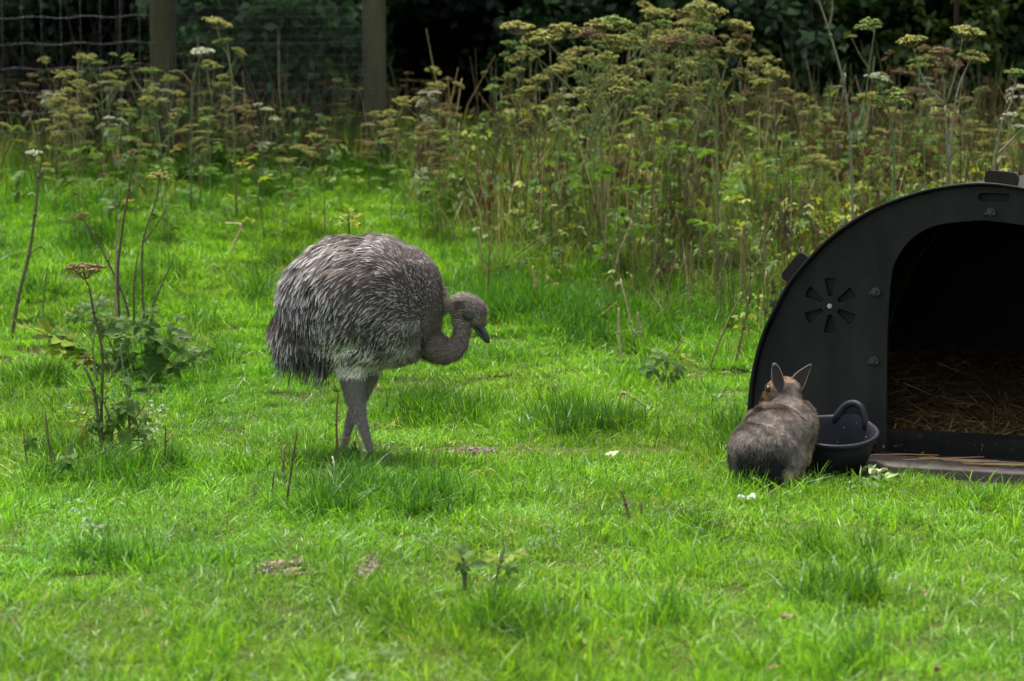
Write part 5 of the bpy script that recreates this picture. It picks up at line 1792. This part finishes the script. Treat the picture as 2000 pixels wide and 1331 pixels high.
    o = scatter('undergrowth', np.stack([X, Y, Z], 1), rot, scl, idx, np.stack([v, v, v], 1), coll)
    tag(o, 'low tangle of green and yellowing leaves under the tall weeds', 'undergrowth', kind='stuff')
build_undergrowth()

# ------------------------------------------------------------------ single plants and stalks that stand out
def P3(px, py, Y):
    return at(px, py, Y)
def single_plant(name, label, cat, base_px, stems=(), heads=(), leaves=(), group=None, Y=None):
    """stems: (pixel path, width px, colour); heads: (px, py, half width px, style, tilt x); leaves: (kind, from px, to px, size px, colour)"""
    b = gpx(*base_px)
    Y = Y or b.y
    loc = Vector((at(base_px[0], base_px[1], Y).x, Y, float(gz(at(base_px[0], base_px[1], Y).x, Y))))
    root = empty(name, loc)
    tag(root, label, cat, group)
    inv = Matrix.Translation(-loc)
    rr = random.Random(int(base_px[0] * 7 + base_px[1]))
    m1 = Y / F
    def off(px, py, k):
        return P3(px, py, Y + k)
    for si, (path, wpx, col) in enumerate(stems):
        g = Geo()
        ks = rr.uniform(-.05, .05)
        pts = []
        for i, (x, y) in enumerate(path):
            p = off(x, y, ks * i / max(1, len(path) - 1))
            pts.append(p)
        if path[0][1] >= base_px[1] - 6:
            pts[0].z = min(pts[0].z, float(gz(pts[0].x, pts[0].y)) - .02)
        pp = [Vector(q) for q in spline([tuple(q) for q in pts], max(6, 4 * len(pts)))] if len(pts) > 2 else pts
        n = len(pp)
        g.tube(pp, [wpx * m1 * .5 * (1 - .45 * i / (n - 1)) for i in range(n)], col, sides=7)
        # swollen joints
        for i in range(1, len(pts) - 1):
            q = pts[i]; r0 = wpx * m1 * .62
            g.tube([q - Vector((0, 0, r0)), q, q + Vector((0, 0, r0))], [r0 * .6, r0 * 1.05, r0 * .6], tuple(c * .85 for c in col), sides=6)
        o = g.build('stem', M['stem'], root); o.matrix_parent_inverse = inv
    for h in heads:
        x, y, hw, st = h[:4]
        tl = h[4] if len(h) > 4 else 0.0
        g = umbel_geo(rr, off(x, y + hw * .8, 0), (tl, -.1, 1), hw * m1, st, nray=15, dome=h[5] if len(h) > 5 else .3, fl=13)
        ends = [q for s_ in stems for q in s_[0]]
        e0 = min(ends, key=lambda q: (q[0] - x) ** 2 + (q[1] - y - hw * .8) ** 2) if ends else None
        if e0: g.tube([off(e0[0], e0[1], 0), off(x, y + hw * .8, 0)], [.0032, .0022], STEM[st], sides=5)
        o = g.build('flower_head', M['flower'], root); o.matrix_parent_inverse = inv
    leaves = list(leaves)
    if len(leaves) > 9:       # fuller foliage: smaller leaves tucked between the large ones
        leaves = [(k_, a_, e_, s_ * .85, c_) for k_, a_, e_, s_, c_ in leaves]
        leaves += [('palm' if k_ == 'one' else k_, a_, (e_[0] + rr.uniform(-24, 24), e_[1] + rr.uniform(-26, 8)), s_ * .7, rr.choice(['green', 'green', c_, 'lime'])) for k_, a_, e_, s_, c_ in leaves * 2]
    for lf in leaves:
        kind, a, e, size, col = lf
        g = Geo()
        k = rr.uniform(-.08, .05)
        A = off(a[0], a[1], 0); E_ = off(e[0], e[1], k)
        if kind == 'palm':
            palmate(g, rr, A, E_, size * m1, LEAFC[col], (.09, .10, .035), facing=.9)
        elif kind == 'pin':
            pinnate(g, rr, A, E_, size * m1, LEAFC[col], (.09, .10, .035), 3, facing=.8)
        else:
            m = (E_ - A)
            g.tube([A, A + m * .3], [.0022, .0016], (.1, .1, .04), sides=4, cap=False)
            leaflet(g, A + m * .25, E_, size * m1, Vector((rr.gauss(0, .35), -.9, .6)).normalized(), LEAFC[col], 2)
        o = g.build('leaf', M['leaf'], root); o.matrix_parent_inverse = inv
    return root

GB = (0.14, .145, .05); DK = (.045, .035, .022); RB = (.12, .065, .04); TAN = (.36, .27, .15); GS = (.10, .135, .06); PALE = (.16, .17, .10)
# near plant: cut stems, seed head and leaves
single_plant('hogweed', 'cut hogweed clump with one brown flat seed head and drooping leaves, by bare twigs', 'weed', (205, 898), stems=[
    (((204, 898), (192, 820), (183, 760), (165, 715)), 9, (.10, .12, .045)), (((200, 896), (198, 800), (200, 690), (183, 610), (174, 560)), 7, (.085, .07, .035)),
    (((190, 745), (181, 680), (188, 640)), 5, (.12, .15, .06)), (((225, 896), (214, 820), (205, 790)), 7, (.10, .12, .05)), (((252, 900), (253, 800), (254, 750)), 6, (.11, .14, .06)),
    (((254, 790), (240, 720), (236, 670)), 5, (.13, .18, .08)), (((255, 830), (280, 795), (300, 768)), 3, (.13, .13, .06)), (((200, 880), (230, 868), (243, 862)), 3, DK), (((205, 760), (222, 725), (230, 700)), 4, (.14, .12, .09))],
    heads=[(166, 523, 30, 'brown', 0, .1), (236, 654, 15, 'green', 0, .5), (188, 622, 13, 'green', .3, .4), (168, 695, 9, 'brown', -.3)],
    leaves=[('one', (232, 735), (262, 752), 26, 'green'), ('one', (255, 765), (292, 765), 24, 'dark'), ('pin', (215, 790), (255, 815), 34, 'green'), ('palm', (205, 815), (222, 825), 26, 'green'), ('palm', (230, 850), (245, 852), 26, 'green'),
            ('palm', (190, 850), (165, 850), 30, 'lime'), ('pin', (200, 830), (150, 822), 26, 'lime'), ('palm', (250, 860), (285, 865), 26, 'grey'), ('one', (262, 880), (300, 890), 24, 'green'), ('one', (285, 770), (302, 760), 16, 'lime'), ('palm', (205, 790), (195, 775), 18, 'dark'), ('palm', (215, 880), (180, 882), 28, 'green'), ('palm', (230, 870), (210, 850), 28, 'dark'), ('palm', (240, 880), (262, 840), 30, 'green'), ('palm', (210, 870), (232, 815), 30, 'green'), ('palm', (240, 870), (278, 845), 26, 'dark'), ('one', (215, 800), (250, 790), 26, 'green'), ('palm', (245, 800), (262, 790), 24, 'grey'), ('palm', (200, 860), (185, 830), 26, 'green'), ('palm', (250, 880), (232, 880), 28, 'dark'), ('palm', (205, 885), (165, 875), 24, 'grey')])
single_plant('leafy_twig', 'low twigs with blotched round leaves beside the cut hogweed', 'weed', (100, 945), stems=[(((101, 945), (99, 900), (88, 800)), 5, RB), (((102, 920), (109, 880)), 4, RB), (((55, 915), (48, 870), (46, 835)), 4, RB), (((46, 890), (30, 885), (22, 888)), 2.5, TAN), (((105, 930), (140, 905), (200, 885), (232, 862)), 3, (.15, .11, .07))],
    leaves=[('palm', (48, 860), (58, 862), 24, 'dark'), ('palm', (60, 900), (85, 915), 22, 'dark'), ('palm', (100, 920), (120, 905), 30, 'dark'), ('one', (125, 900), (142, 868), 22, 'grey'), ('one', (130, 905), (150, 882), 18, 'green'), ('palm', (110, 925), (125, 898), 22, 'green')])
single_plant('bare_twig', 'bare reddish forked twig in the grass beside the cut hogweed', 'twig', (308, 935), stems=[(((309, 936), (322, 890), (323, 830)), 4.5, RB), (((322, 868), (338, 845)), 3.5, RB), (((312, 925), (330, 895), (340, 880)), 2.5, RB)])
single_plant('fallen_twig', 'thin brown twig lying on grass near the forked twig', 'twig', (325, 945), stems=[(((318, 946), (350, 938), (382, 930)), 3.5, (.17, .11, .07))])
# second clump behind it
single_plant('hogweed', 'spreading hogweed clump with many bare stems rising behind a leaf mound', 'weed', (262, 660), stems=[
    (((252, 655), (248, 600), (210, 510), (165, 430)), 5.5, (.075, .055, .035)), (((236, 655), (230, 540), (240, 440), (252, 370), (262, 300)), 5.5, (.085, .06, .04)), (((283, 652), (278, 560), (280, 470), (305, 390), (312, 345)), 5, (.09, .075, .04)),
    (((285, 625), (310, 570), (338, 505)), 4.5, (.075, .055, .04)), (((280, 475), (305, 440), (328, 402)), 4, (.08, .065, .04)), (((262, 650), (262, 560), (270, 490)), 4, (.06, .045, .03)), (((225, 650), (226, 560), (228, 490), (232, 420)), 5, (.30, .22, .15)), (((212, 515), (216, 490)), 3, GB)],
    heads=[(312, 338, 20, 'olive', 0, .5), (160, 420, 13, 'brown', -.3), (262, 294, 10, 'brown')],
    leaves=[('palm', (262, 640), (240, 610), 30, 'dark'), ('palm', (262, 640), (285, 605), 30, 'dark'), ('palm', (262, 640), (200, 590), 26, 'grey')])
single_plant('leaf_mound', 'mound of dark broad leaves with lime fern-like fronds at one side, below bare stems', 'weed', (285, 752), stems=[(((280, 752), (282, 720)), 5, DK)], leaves=[(k, (280 + (x - 280) * .4, 735), (x, y), s, c) for i, (k, x, y, s, c) in enumerate([('palm', 200, 640, 40, 'dark'), ('palm', 240, 650, 44, 'dark'), ('palm', 290, 660, 46, 'dark'), ('palm', 320, 675, 40, 'dark'), ('palm', 250, 700, 44, 'dark'), ('palm', 300, 705, 46, 'dark'), ('palm', 340, 715, 36, 'dark'), ('palm', 225, 690, 36, 'green'),
        ('palm', 350, 655, 34, 'grey'), ('palm', 375, 685, 26, 'grey'), ('palm', 160, 615, 30, 'green'), ('palm', 185, 600, 28, 'grey'), ('palm', 390, 700, 24, 'green'), ('pin', 100, 650, 60, 'lime'), ('pin', 120, 690, 50, 'lime'), ('pin', 60, 640, 46, 'lime'), ('palm', 280, 720, 40, 'dark'), ('palm', 215, 720, 34, 'dark'), ('palm', 275, 635, 34, 'dark'), ('palm', 330, 640, 30, 'green')])])
single_plant('hogweed', 'lone leaning hogweed stem with a swollen joint and pale top umbel', 'weed', (22, 664), stems=[(((22, 664), (35, 585), (56, 500), (68, 420), (76, 345), (80, 318)), 8, (.10, .095, .04)), (((76, 352), (64, 320), (64, 305)), 3, GB), (((78, 345), (88, 325)), 3, GB), (((56, 498), (80, 482), (90, 497)), 3, (.07, .05, .035)), (((82, 640), (87, 560), (95, 512)), 3.5, GS)], heads=[(66, 297, 15, 'white'), (90, 320, 8, 'olive')])
# tall ones against the dark wood
single_plant('tall_umbel_weed', 'very tall weed forking into four flat seed heads behind the shelter', 'weed', (1832, 470), Y=14.6, stems=[(((1842, 470), (1850, 330), (1846, 205)), 6, PALE), (((1846, 205), (1806, 160), (1783, 92)), 4.5, PALE), (((1846, 205), (1843, 160), (1838, 122)), 4.5, (.15, .15, .07)), (((1852, 330), (1868, 190), (1894, 118)), 5, PALE), (((1850, 200), (1870, 130), (1880, 76)), 4, GS)],
    heads=[(1782, 74, 24, 'olive', -.1), (1838, 98, 21, 'pink'), (1886, 58, 29, 'olive', .1), (1899, 104, 26, 'olive', .2, .5)])
single_plant('tall_umbel_weed', 'very tall bare grey-green stem forking above the other weeds', 'weed', (1672, 460), Y=15.2, stems=[(((1672, 460), (1660, 270), (1648, 165), (1622, 70), (1592, -20)), 6, PALE), (((1618, 58), (1626, 20), (1625, -20)), 4, PALE), (((1650, 165), (1651, 143)), 4, PALE), (((1648, 170), (1630, 172), (1613, 200)), 4, GS)], leaves=[('one', (1645, 170), (1618, 185), 12, 'lime')])
single_plant('tall_umbel_weed', 'tall weed with a tight green umbel and curled side shoots', 'weed', (1742, 450), Y=15.0, stems=[(((1742, 450), (1746, 290), (1726, 190), (1716, 160)), 5, (.08, .14, .05)), (((1690, 200), (1697, 140), (1708, 60)), 4, GS), (((1697, 135), (1678, 105), (1664, 76)), 3, GS), (((1675, 250), (1690, 200), (1697, 140)), 4, GS), (((1748, 250), (1750, 200)), 4, GS)], heads=[(1698, 40, 24, 'green', -.2, .6), (1665, 70, 8, 'olive'), (1744, 178, 30, 'green', .1, .8), (1711, 148, 19, 'white', .2), (1722, 205, 14, 'olive')])
single_plant('tall_umbel_weed', 'bushy tall weed crowned with crowded pinkish umbels', 'weed', (1402, 500), Y=15.4, stems=[(((1402, 500), (1400, 260), (1398, 160), (1372, 62)), 6, (.15, .15, .06)), (((1400, 170), (1394, 90), (1394, 40)), 5, GB), (((1402, 190), (1420, 120), (1440, 55)), 5, GB), (((1400, 200), (1432, 150), (1450, 110)), 4, GB), (((1400, 180), (1375, 120), (1350, 50)), 4, GB), (((1398, 230), (1350, 180), (1320, 90)), 4, GB)],
    heads=[(1372, 8, 26, 'olive'), (1395, 20, 24, 'olive'), (1342, 42, 20, 'olive'), (1440, 45, 25, 'olive', .2), (1380, 80, 24, 'pink', -.1), (1405, 96, 22, 'olive'), (1430, 98, 20, 'olive', .2), (1322, 75, 22, 'pink', -.2), (1448, 70, 20, 'brown', .3), (1450, 140, 22, 'olive', .3)])
single_plant('tall_umbel_weed', 'tall weed with broad yellow-green umbels against the black shade', 'weed', (1180, 480), Y=16.0, stems=[(((1180, 480), (1172, 250), (1150, 170), (1060, 75)), 6, GB), (((1165, 210), (1190, 130), (1215, 48)), 5, (.15, .17, .06)), (((1160, 190), (1140, 140), (1136, 100)), 4, GB), (((1170, 260), (1120, 180), (1035, 100)), 4, GB), (((1172, 250), (1255, 100), (1275, 30)), 4, GS)], heads=[(1010, 48, 28, 'olive'), (1060, 65, 32, 'olive', -.2), (1105, 52, 26, 'olive', .2), (1198, 38, 30, 'green', .1), (1148, 62, 28, 'pink'), (1136, 96, 20, 'pink'), (1028, 105, 32, 'olive', -.2), (1275, 20, 20, 'olive'), (995, 82, 15, 'green')])
single_plant('tall_umbel_weed', 'weed with small white umbels leaning out beside the shelter roof', 'weed', (1925, 480), Y=14.2, stems=[(((1925, 480), (1945, 300), (1975, 200), (1985, 150)), 4.5, PALE), (((1945, 305), (1985, 265), (2040, 215)), 4.5, PALE), (((1960, 250), (1970, 225)), 3, GS)], heads=[(1984, 138, 18, 'green'), (1974, 222, 12, 'white'), (1990, 245, 10, 'white'), (2046, 205, 16, 'olive')])
single_plant('tall_umbel_weed', 'weed with a snow-white umbel above the netting fence', 'weed', (372, 330), Y=17.6, stems=[(((372, 330), (374, 200), (378, 150), (393, 110)), 4, GS), (((376, 165), (352, 140), (330, 140)), 2.5, GB)], heads=[(394, 98, 20, 'white')])
single_plant('tall_umbel_weed', 'weed with two knobbly yellowish umbels rising beside the fence post', 'weed', (462, 330), Y=17.4, stems=[(((462, 330), (452, 150), (434, 90), (424, 55)), 5, (.15, .14, .06)), (((455, 160), (445, 95), (442, 80)), 4, GB)], heads=[(422, 40, 24, 'olive', .3), (430, 80, 13, 'green'), (444, 76, 11, 'green')])
single_plant('yellow_weed', 'small weed with bright yellow leaves just behind the rhea', 'weed', (682, 520), Y=13.6, stems=[(((682, 520), (682, 470), (680, 425)), 4, DK)], leaves=[('pin', (681, 445), (662, 424), 15, 'lime'), ('pin', (681, 440), (700, 418), 15, 'yellow'), ('pin', (681, 430), (680, 408), 14, 'lime'), ('palm', (681, 450), (696, 440), 13, 'yellow'), ('palm', (681, 450), (664, 438), 13, 'lime')])
# dry stalks
def stalk(label, path, w, col, name='dry_stalk', group=None, Y=None, extra=()):
    return single_plant(name, label, 'stalk', path[0], stems=[(path, w, col)] + list(extra), group=group, Y=Y)
stalk('dark bare stalk leaning over the long grass beside a shorter stalk', ((556, 1000), (568, 925), (581, 840)), 5, (.075, .05, .03))
stalk('short brown stalk beside the leaning dark stalk', ((550, 935), (554, 900), (557, 870)), 5, (.10, .06, .04))
stalk('thin black twig beneath the leaning dark stalk', ((526, 978), (533, 945), (535, 920)), 3.5, (.03, .02, .015))
stalk("upright brown stalk with a forked tip in front of the rhea's legs", ((661, 912), (657, 830), (660, 765)), 5, (.11, .065, .035), extra=[(((660, 765), (646, 738)), 3, (.2, .12, .06)), (((658, 765), (648, 760)), 2.5, DK), (((660, 858), (680, 856), (700, 865)), 2, (.36, .2, .08))])
stalk("bent pale dry stem crossing before the rhea's front leg", ((714, 912), (704, 872), (695, 845), (700, 825)), 4, (.30, .22, .14))
stalk("white straw standing just in front of the rhea's rear foot", ((656, 930), (652, 905), (649, 892)), 4.5, (.62, .58, .48))
stalk('curled thin dead stem ahead of the rhea in the grass', ((784, 905), (778, 885), (768, 876)), 2, (.36, .24, .12))
stalk('brown stub of stalk leaning in a long grass tuft', ((1232, 1020), (1222, 985), (1213, 957)), 7, (.14, .09, .06))
stalk('thin dark stalk beside the leaning brown stub', ((1254, 1010), (1252, 980)), 4, (.08, .05, .035))
stalk('small dark twig standing alone in the lawn', ((1005, 985), (1006, 955)), 4, (.05, .035, .025))
stalk('tiny red-brown twig near the bare earth patch', ((656, 1095), (660, 1085), (664, 1072)), 4, (.18, .09, .06))
stalk('pale curved upright stalk at the edge of the weed stand', ((1214, 704), (1209, 650), (1208, 602)), 6, (.44, .34, .21))
stalk('thick tan stalk standing in tall grass beyond the rhea head', ((1058, 612), (1046, 560), (1040, 520)), 8, (.40, .26, .12))
stalk('two-tone brown stalk rising directly behind the rhea head', ((950, 600), (955, 530), (957, 475)), 5, (.13, .075, .04))
stalk('bent straw forming a peak in the grass', ((1206, 800), (1216, 768), (1240, 780), (1272, 800)), 5, (.34, .24, .16))
stalk('pair of pale stalks forming a narrow wedge among weeds', ((1245, 690), (1232, 630), (1212, 545)), 5, (.40, .31, .19), extra=[(((1256, 690), (1250, 650), (1246, 610)), 5, (.34, .24, .15))])
stalk('long greenish stalk leaning towards the shelter wall', ((1380, 730), (1410, 655), (1448, 575)), 5, (.19, .15, .05))
stalk('dark reddish stalk curving up beside the shelter wall', ((1432, 722), (1452, 640), (1470, 545)), 5.5, (.13, .085, .045))
stalk('horizontal pale dead stem resting near the shelter wall', ((1352, 706), (1410, 706), (1470, 710)), 6, (.40, .30, .18))
stalk('second horizontal dead stem lying lower by the shelter wall', ((1382, 728), (1420, 728), (1448, 742)), 5, (.38, .28, .17))
stalk('leaning brown twig at the foot of the weed stand', ((1305, 705), (1322, 680), (1338, 660)), 4, (.17, .10, .05))
stalk('long fallen pale stem slanting through the weeds beyond the rhea', ((840, 440), (890, 462), (940, 485)), 5, (.40, .36, .24))
stalk('fallen straw lying on the worn ground ahead of the rhea', ((828, 884), (870, 884), (918, 882)), 3, (.5, .42, .28))
stalk('broken pale stem standing in the sparse weeds', ((236, 345), (222, 300), (200, 240)), 6, (.42, .34, .24))
stalk('pale forked dead stem lying among the sparse weeds', ((445, 500), (460, 470), (470, 440), (440, 436)), 5, (.42, .34, .22))
stalk('curved tan stem bending left in the tall grass', ((1096, 570), (1092, 560), (1066, 540)), 7, (.30, .28, .12))
stalk('leaning dry stem crossing the grass below the tan stalks', ((1136, 645), (1170, 620), (1205, 590)), 4, (.20, .15, .07))
# a fringe of many upright dry stems in the stand
rs = random.Random(31)
for k in range(70):
    px = rs.uniform(830, 1560); lim = np.interp(px, [830, 1000, 1200, 1350, 1560], [430, 500, 585, 640, 660])
    py = rs.uniform(lim - 130, lim)
    if px > 1500 and py > 560: py -= 120
    h = rs.uniform(90, 210); l = rs.gauss(0, 16)
    col = rs.choice([(.17, .11, .05), (.13, .12, .045), (.36, .27, .14), (.10, .07, .04), (.19, .17, .06)])
    tone = 'pale straw-coloured' if col[0] > .3 else 'brown or olive'
    stalk('%s leafless stalk standing in the thick weed stand' % tone, ((px, py), (px + l * .4, py - h * .5), (px + l, py - h)), rs.uniform(3, 5), col, group='%s stalks in the weed stand' % tone)

# ------------------------------------------------------------------ small things in the grass and on the slab
single_plant('cut_stump_weed', 'thick dark cut stem sprouting grey-green toothed leaves in the lawn', 'weed', (908, 1160), stems=[(((909, 1160), (907, 1120), (903, 1085)), 11, (.075, .06, .025)), (((905, 1105), (890, 1090), (872, 1073)), 3, GS)], leaves=[('palm', (905, 1110), (898, 1078), 24, 'grey'), ('one', (906, 1100), (920, 1072), 30, 'green'), ('one', (908, 1108), (952, 1100), 22, 'grey'), ('one', (905, 1108), (884, 1074), 24, 'grey'), ('palm', (906, 1108), (903, 1106), 20, 'dark'), ('one', (906, 1108), (868, 1072), 14, 'lime')])
single_plant('sprouting_twig', 'reddish leaning twig with crumpled green leaves beside the cut stem', 'weed', (962, 1160), stems=[(((962, 1160), (974, 1110), (987, 1066)), 4.5, RB), (((965, 1150), (950, 1135), (935, 1142)), 2.5, RB)], leaves=[('palm', (975, 1120), (990, 1110), 28, 'green'), ('one', (968, 1135), (1010, 1148), 24, 'dark'), ('palm', (975, 1120), (965, 1090), 26, 'lime'), ('pin', (978, 1100), (1015, 1080), 24, 'lime'), ('palm', (970, 1140), (1000, 1135), 22, 'green')])
single_plant('pale_seedling', 'small pale-leaved seedling among long grass beside the leaning stalk', 'weed', (500, 990), stems=[(((500, 990), (495, 975)), 3, GS)], leaves=[('one', (497, 978), (470, 970), 14, 'grey'), ('one', (497, 976), (500, 945), 14, 'grey'), ('one', (497, 982), (465, 985), 12, 'grey')])
single_plant('sill_weed', 'little green ferny weed growing against the shelter sill', 'weed', (1793, 928), Y=float((ark_w(-.30, 0, .05)).y), stems=[(((1800, 928), (1792, 912), (1784, 900)), 2.5, GS)], leaves=[('pin', (1790, 912), (1780, 892), 15, 'dark'), ('pin', (1788, 908), (1798, 890), 14, 'green'), ('pin', (1785, 905), (1774, 912), 14, 'dark'), ('pin', (1790, 912), (1802, 905), 12, 'dark'), ('palm', (1786, 905), (1776, 918), 11, 'green')])
single_plant('leafy_seedling', 'low broad-leaved weed at the foot of the weed stand', 'weed', (1300, 755), leaves=[('palm', (1300, 750), (x, y), s, c) for x, y, s, c in ((1275, 720, 30, 'dark'), (1300, 700, 30, 'green'), (1325, 720, 28, 'grey'), (1310, 740, 26, 'dark'), (1285, 690, 24, 'green'), (1340, 700, 24, 'lime'))])

M['lettuce'] = col_mat('lettuce', rough=0.45, transl=0.35, spec=0.4, trans_mul=(1.2, 1.2, .8))
def leaf_scrap(name, label, cat, pos, lx, ly, col, rim, rz, seed, mat):
    """a crumpled sheet with thickness lying on the ground"""
    rr = np.random.default_rng(seed)
    nx, ny = 9, 7
    U, W = np.meshgrid(np.linspace(-1, 1, nx), np.linspace(-1, 1, ny))
    rad = np.sqrt(U ** 2 + W ** 2)
    sq = np.clip(1 / np.maximum(rad, 1e-3), 0, 1)
    X = U * np.minimum(1, sq * 1.08) * lx * .5 * (1 + .12 * (vnoise(U * 2 + seed, W * 2, seed) - .5)); Y_ = W * np.minimum(1, sq * 1.08) * ly * .5 * (1 + .3 * (vnoise(U * 2, W * 2 + seed, seed + 1) - .5))
    Z = 0.75 * ly * (vnoise(U * 1.7 + seed, W * 1.7, seed + 2) - .35) + .22 * lx * np.clip(rad - .5, 0, 1) * vnoise(U * 3, W * 3 + seed, 5)
    V = np.stack([X, Y_, Z], -1).reshape(-1, 3)
    i = (np.arange(ny - 1)[:, None] * nx + np.arange(nx - 1)[None]).ravel()
    Q = np.stack([i, i + 1, i + nx + 1, i + nx], 1)
    t = np.clip(rad.reshape(-1, 1) * .9, 0, 1)
    C = np.array(col) * (1 - t) + np.array(rim) * t
    o = np_mesh(name, V, quads=Q, col=C, mat=mat, smooth=True)
    md = o.modifiers.new('thick', 'SOLIDIFY'); md.thickness = .0018
    o.location = pos; o.rotation_euler = (0, 0, rz)
    tag(o, label, cat)
    return o
slz = AZ0 - .002
def slab_pt(px, py):
    d = ray(px, py); t = (slz - CAMZ) / d.z
    return Vector((0, 0, CAMZ)) + d * t
p = slab_pt(1715, 922); leaf_scrap('lettuce_scrap', 'white lettuce rib scrap on the slab beside the tub', 'lettuce', p, .08, .04, (.52, .55, .45), (.45, .5, .3), .1, 1, M['lettuce'])
p = slab_pt(1696, 917); leaf_scrap('lettuce_scrap', 'crumpled pale green lettuce leaf against the tub foot', 'lettuce', p, .07, .04, (.34, .42, .18), (.26, .36, .11), .5, 2, M['lettuce'])
p = slab_pt(1742, 934); leaf_scrap('lettuce_scrap', 'flat green lettuce leaf near the slab edge', 'lettuce', p, .07, .04, (.26, .36, .13), (.2, .31, .09), -.3, 3, M['lettuce'])
p = gpx(1196, 893); leaf_scrap('lettuce_scrap', 'white crumpled lettuce scrap on the worn lawn', 'lettuce', p + Vector((0, 0, .008)), .06, .045, (.70, .76, .5), (.65, .72, .45), .4, 4, M['lettuce'])
p = gpx(1458, 986); leaf_scrap('paper_scrap', 'torn white scrap lying in the grass before the mara', 'scrap', p + Vector((0, 0, .022)), .075, .045, (.62, .64, .66), (.6, .62, .64), -.25, 5, M['lettuce'])
M['deadleaf'] = col_mat('dead_leaf', rough=.7, transl=.2, spec=.2, mottled=.3)
for (px, py, lx, lab, s) in ((735, 842, .045, "curled tan dead leaf beside the rhea's front leg", 11), (1541, 1226, .045, 'brown curled dead leaf in a lawn hollow', 12), (1655, 1306, .03, 'small buff dead leaf low in the lawn', 13), (1830, 1328, .035, 'pinkish dead leaf by a dark grass tuft', 14), (1508, 1328, .04, 'dark brown dead leaf sunk in the lawn', 15), (710, 1178, .04, 'reddish dead leaf caught in grass below the bare earth', 16)):
    p = gpx(px, py)
    leaf_scrap('dead_leaf', lab, 'leaf', p + Vector((0, 0, .03)), lx, lx * .6, (.30, .20, .12) if s != 15 else (.10, .05, .03), (.22, .13, .08), s, s, M['deadleaf'])
# bare earth showing through: clods and scrapes
def earth(px, py, wpx, hpx, label, seed):
    c = gpx(px, py); g = np.random.default_rng(seed)
    n = 260
    wx = wpx / ppm(c.y) * .5; wy = (gpx(px, py - hpx * .5) - gpx(px, py + hpx * .5)).length * .5
    g2 = Geo(); rr = random.Random(seed)
    for k in range(n):
        a = rr.uniform(0, 6.28); r = math.sqrt(rr.random())
        x = c.x + wx * r * math.cos(a); y = c.y + wy * r * math.sin(a); z = float(gz(x, y))
        s = rr.uniform(.004, .016)
        m = rr.uniform(.6, 1.5); cl = (.085 * m, .058 * m, .036 * m)
        if rr.random() < .12: cl = (.30, .22, .12)
        d = Vector((rr.gauss(0, 1), rr.gauss(0, 1), rr.gauss(0, .4))).normalized() * s
        q = Vector((x, y, z + s * .5))
        g2.tube([q - d, q, q + d], [s * .4, s * .8, s * .3], cl, sides=5)
    o = g2.build('loose_earth', M['straw'], None, smooth=False)
    tag(o, label, 'earth', kind='stuff')
earth(570, 1115, 150, 34, 'scraped patch of crumbly brown earth in the lawn', 41)
earth(716, 1115, 44, 40, 'little heap of brown earth and dead grass', 42)
earth(925, 886, 90, 10, 'thin streak of bare earth on the worn ground', 43)
earth(1395, 1035, 80, 18, 'bare earth under a long grass tuft', 44)
# loose straws on the slab
rs = random.Random(17)
for k in range(22):
    u = rs.uniform(-.38, .62); w = rs.uniform(.06, .31)
    if k < 12: w = .10 + .12 * (u + .4) + rs.uniform(-.03, .03)
    if w > .31: w = .3
    a = rs.gauss(.12, .22); ln = rs.uniform(.07, .2)
    c = ark_w(u, -.004 + .006 + .003 * (k % 3), w)
    d = (AD * math.cos(a) - AN * math.sin(a)) * ln
    g = Geo(); col = tuple(x * rs.uniform(.8, 1.2) for x in (.42, .28, .12))
    g.tube([c - d, c + Vector((0, 0, .004 + .004 * rs.random())), c + d + Vector((0, 0, rs.uniform(0, .012)))], [.0026, .0026, .002], col, sides=5)
    o = g.build('straw_stalk', M['straw'])
    tag(o, 'loose golden straw lying on the slab before the doorway', 'straw', 'loose straws on the slab')
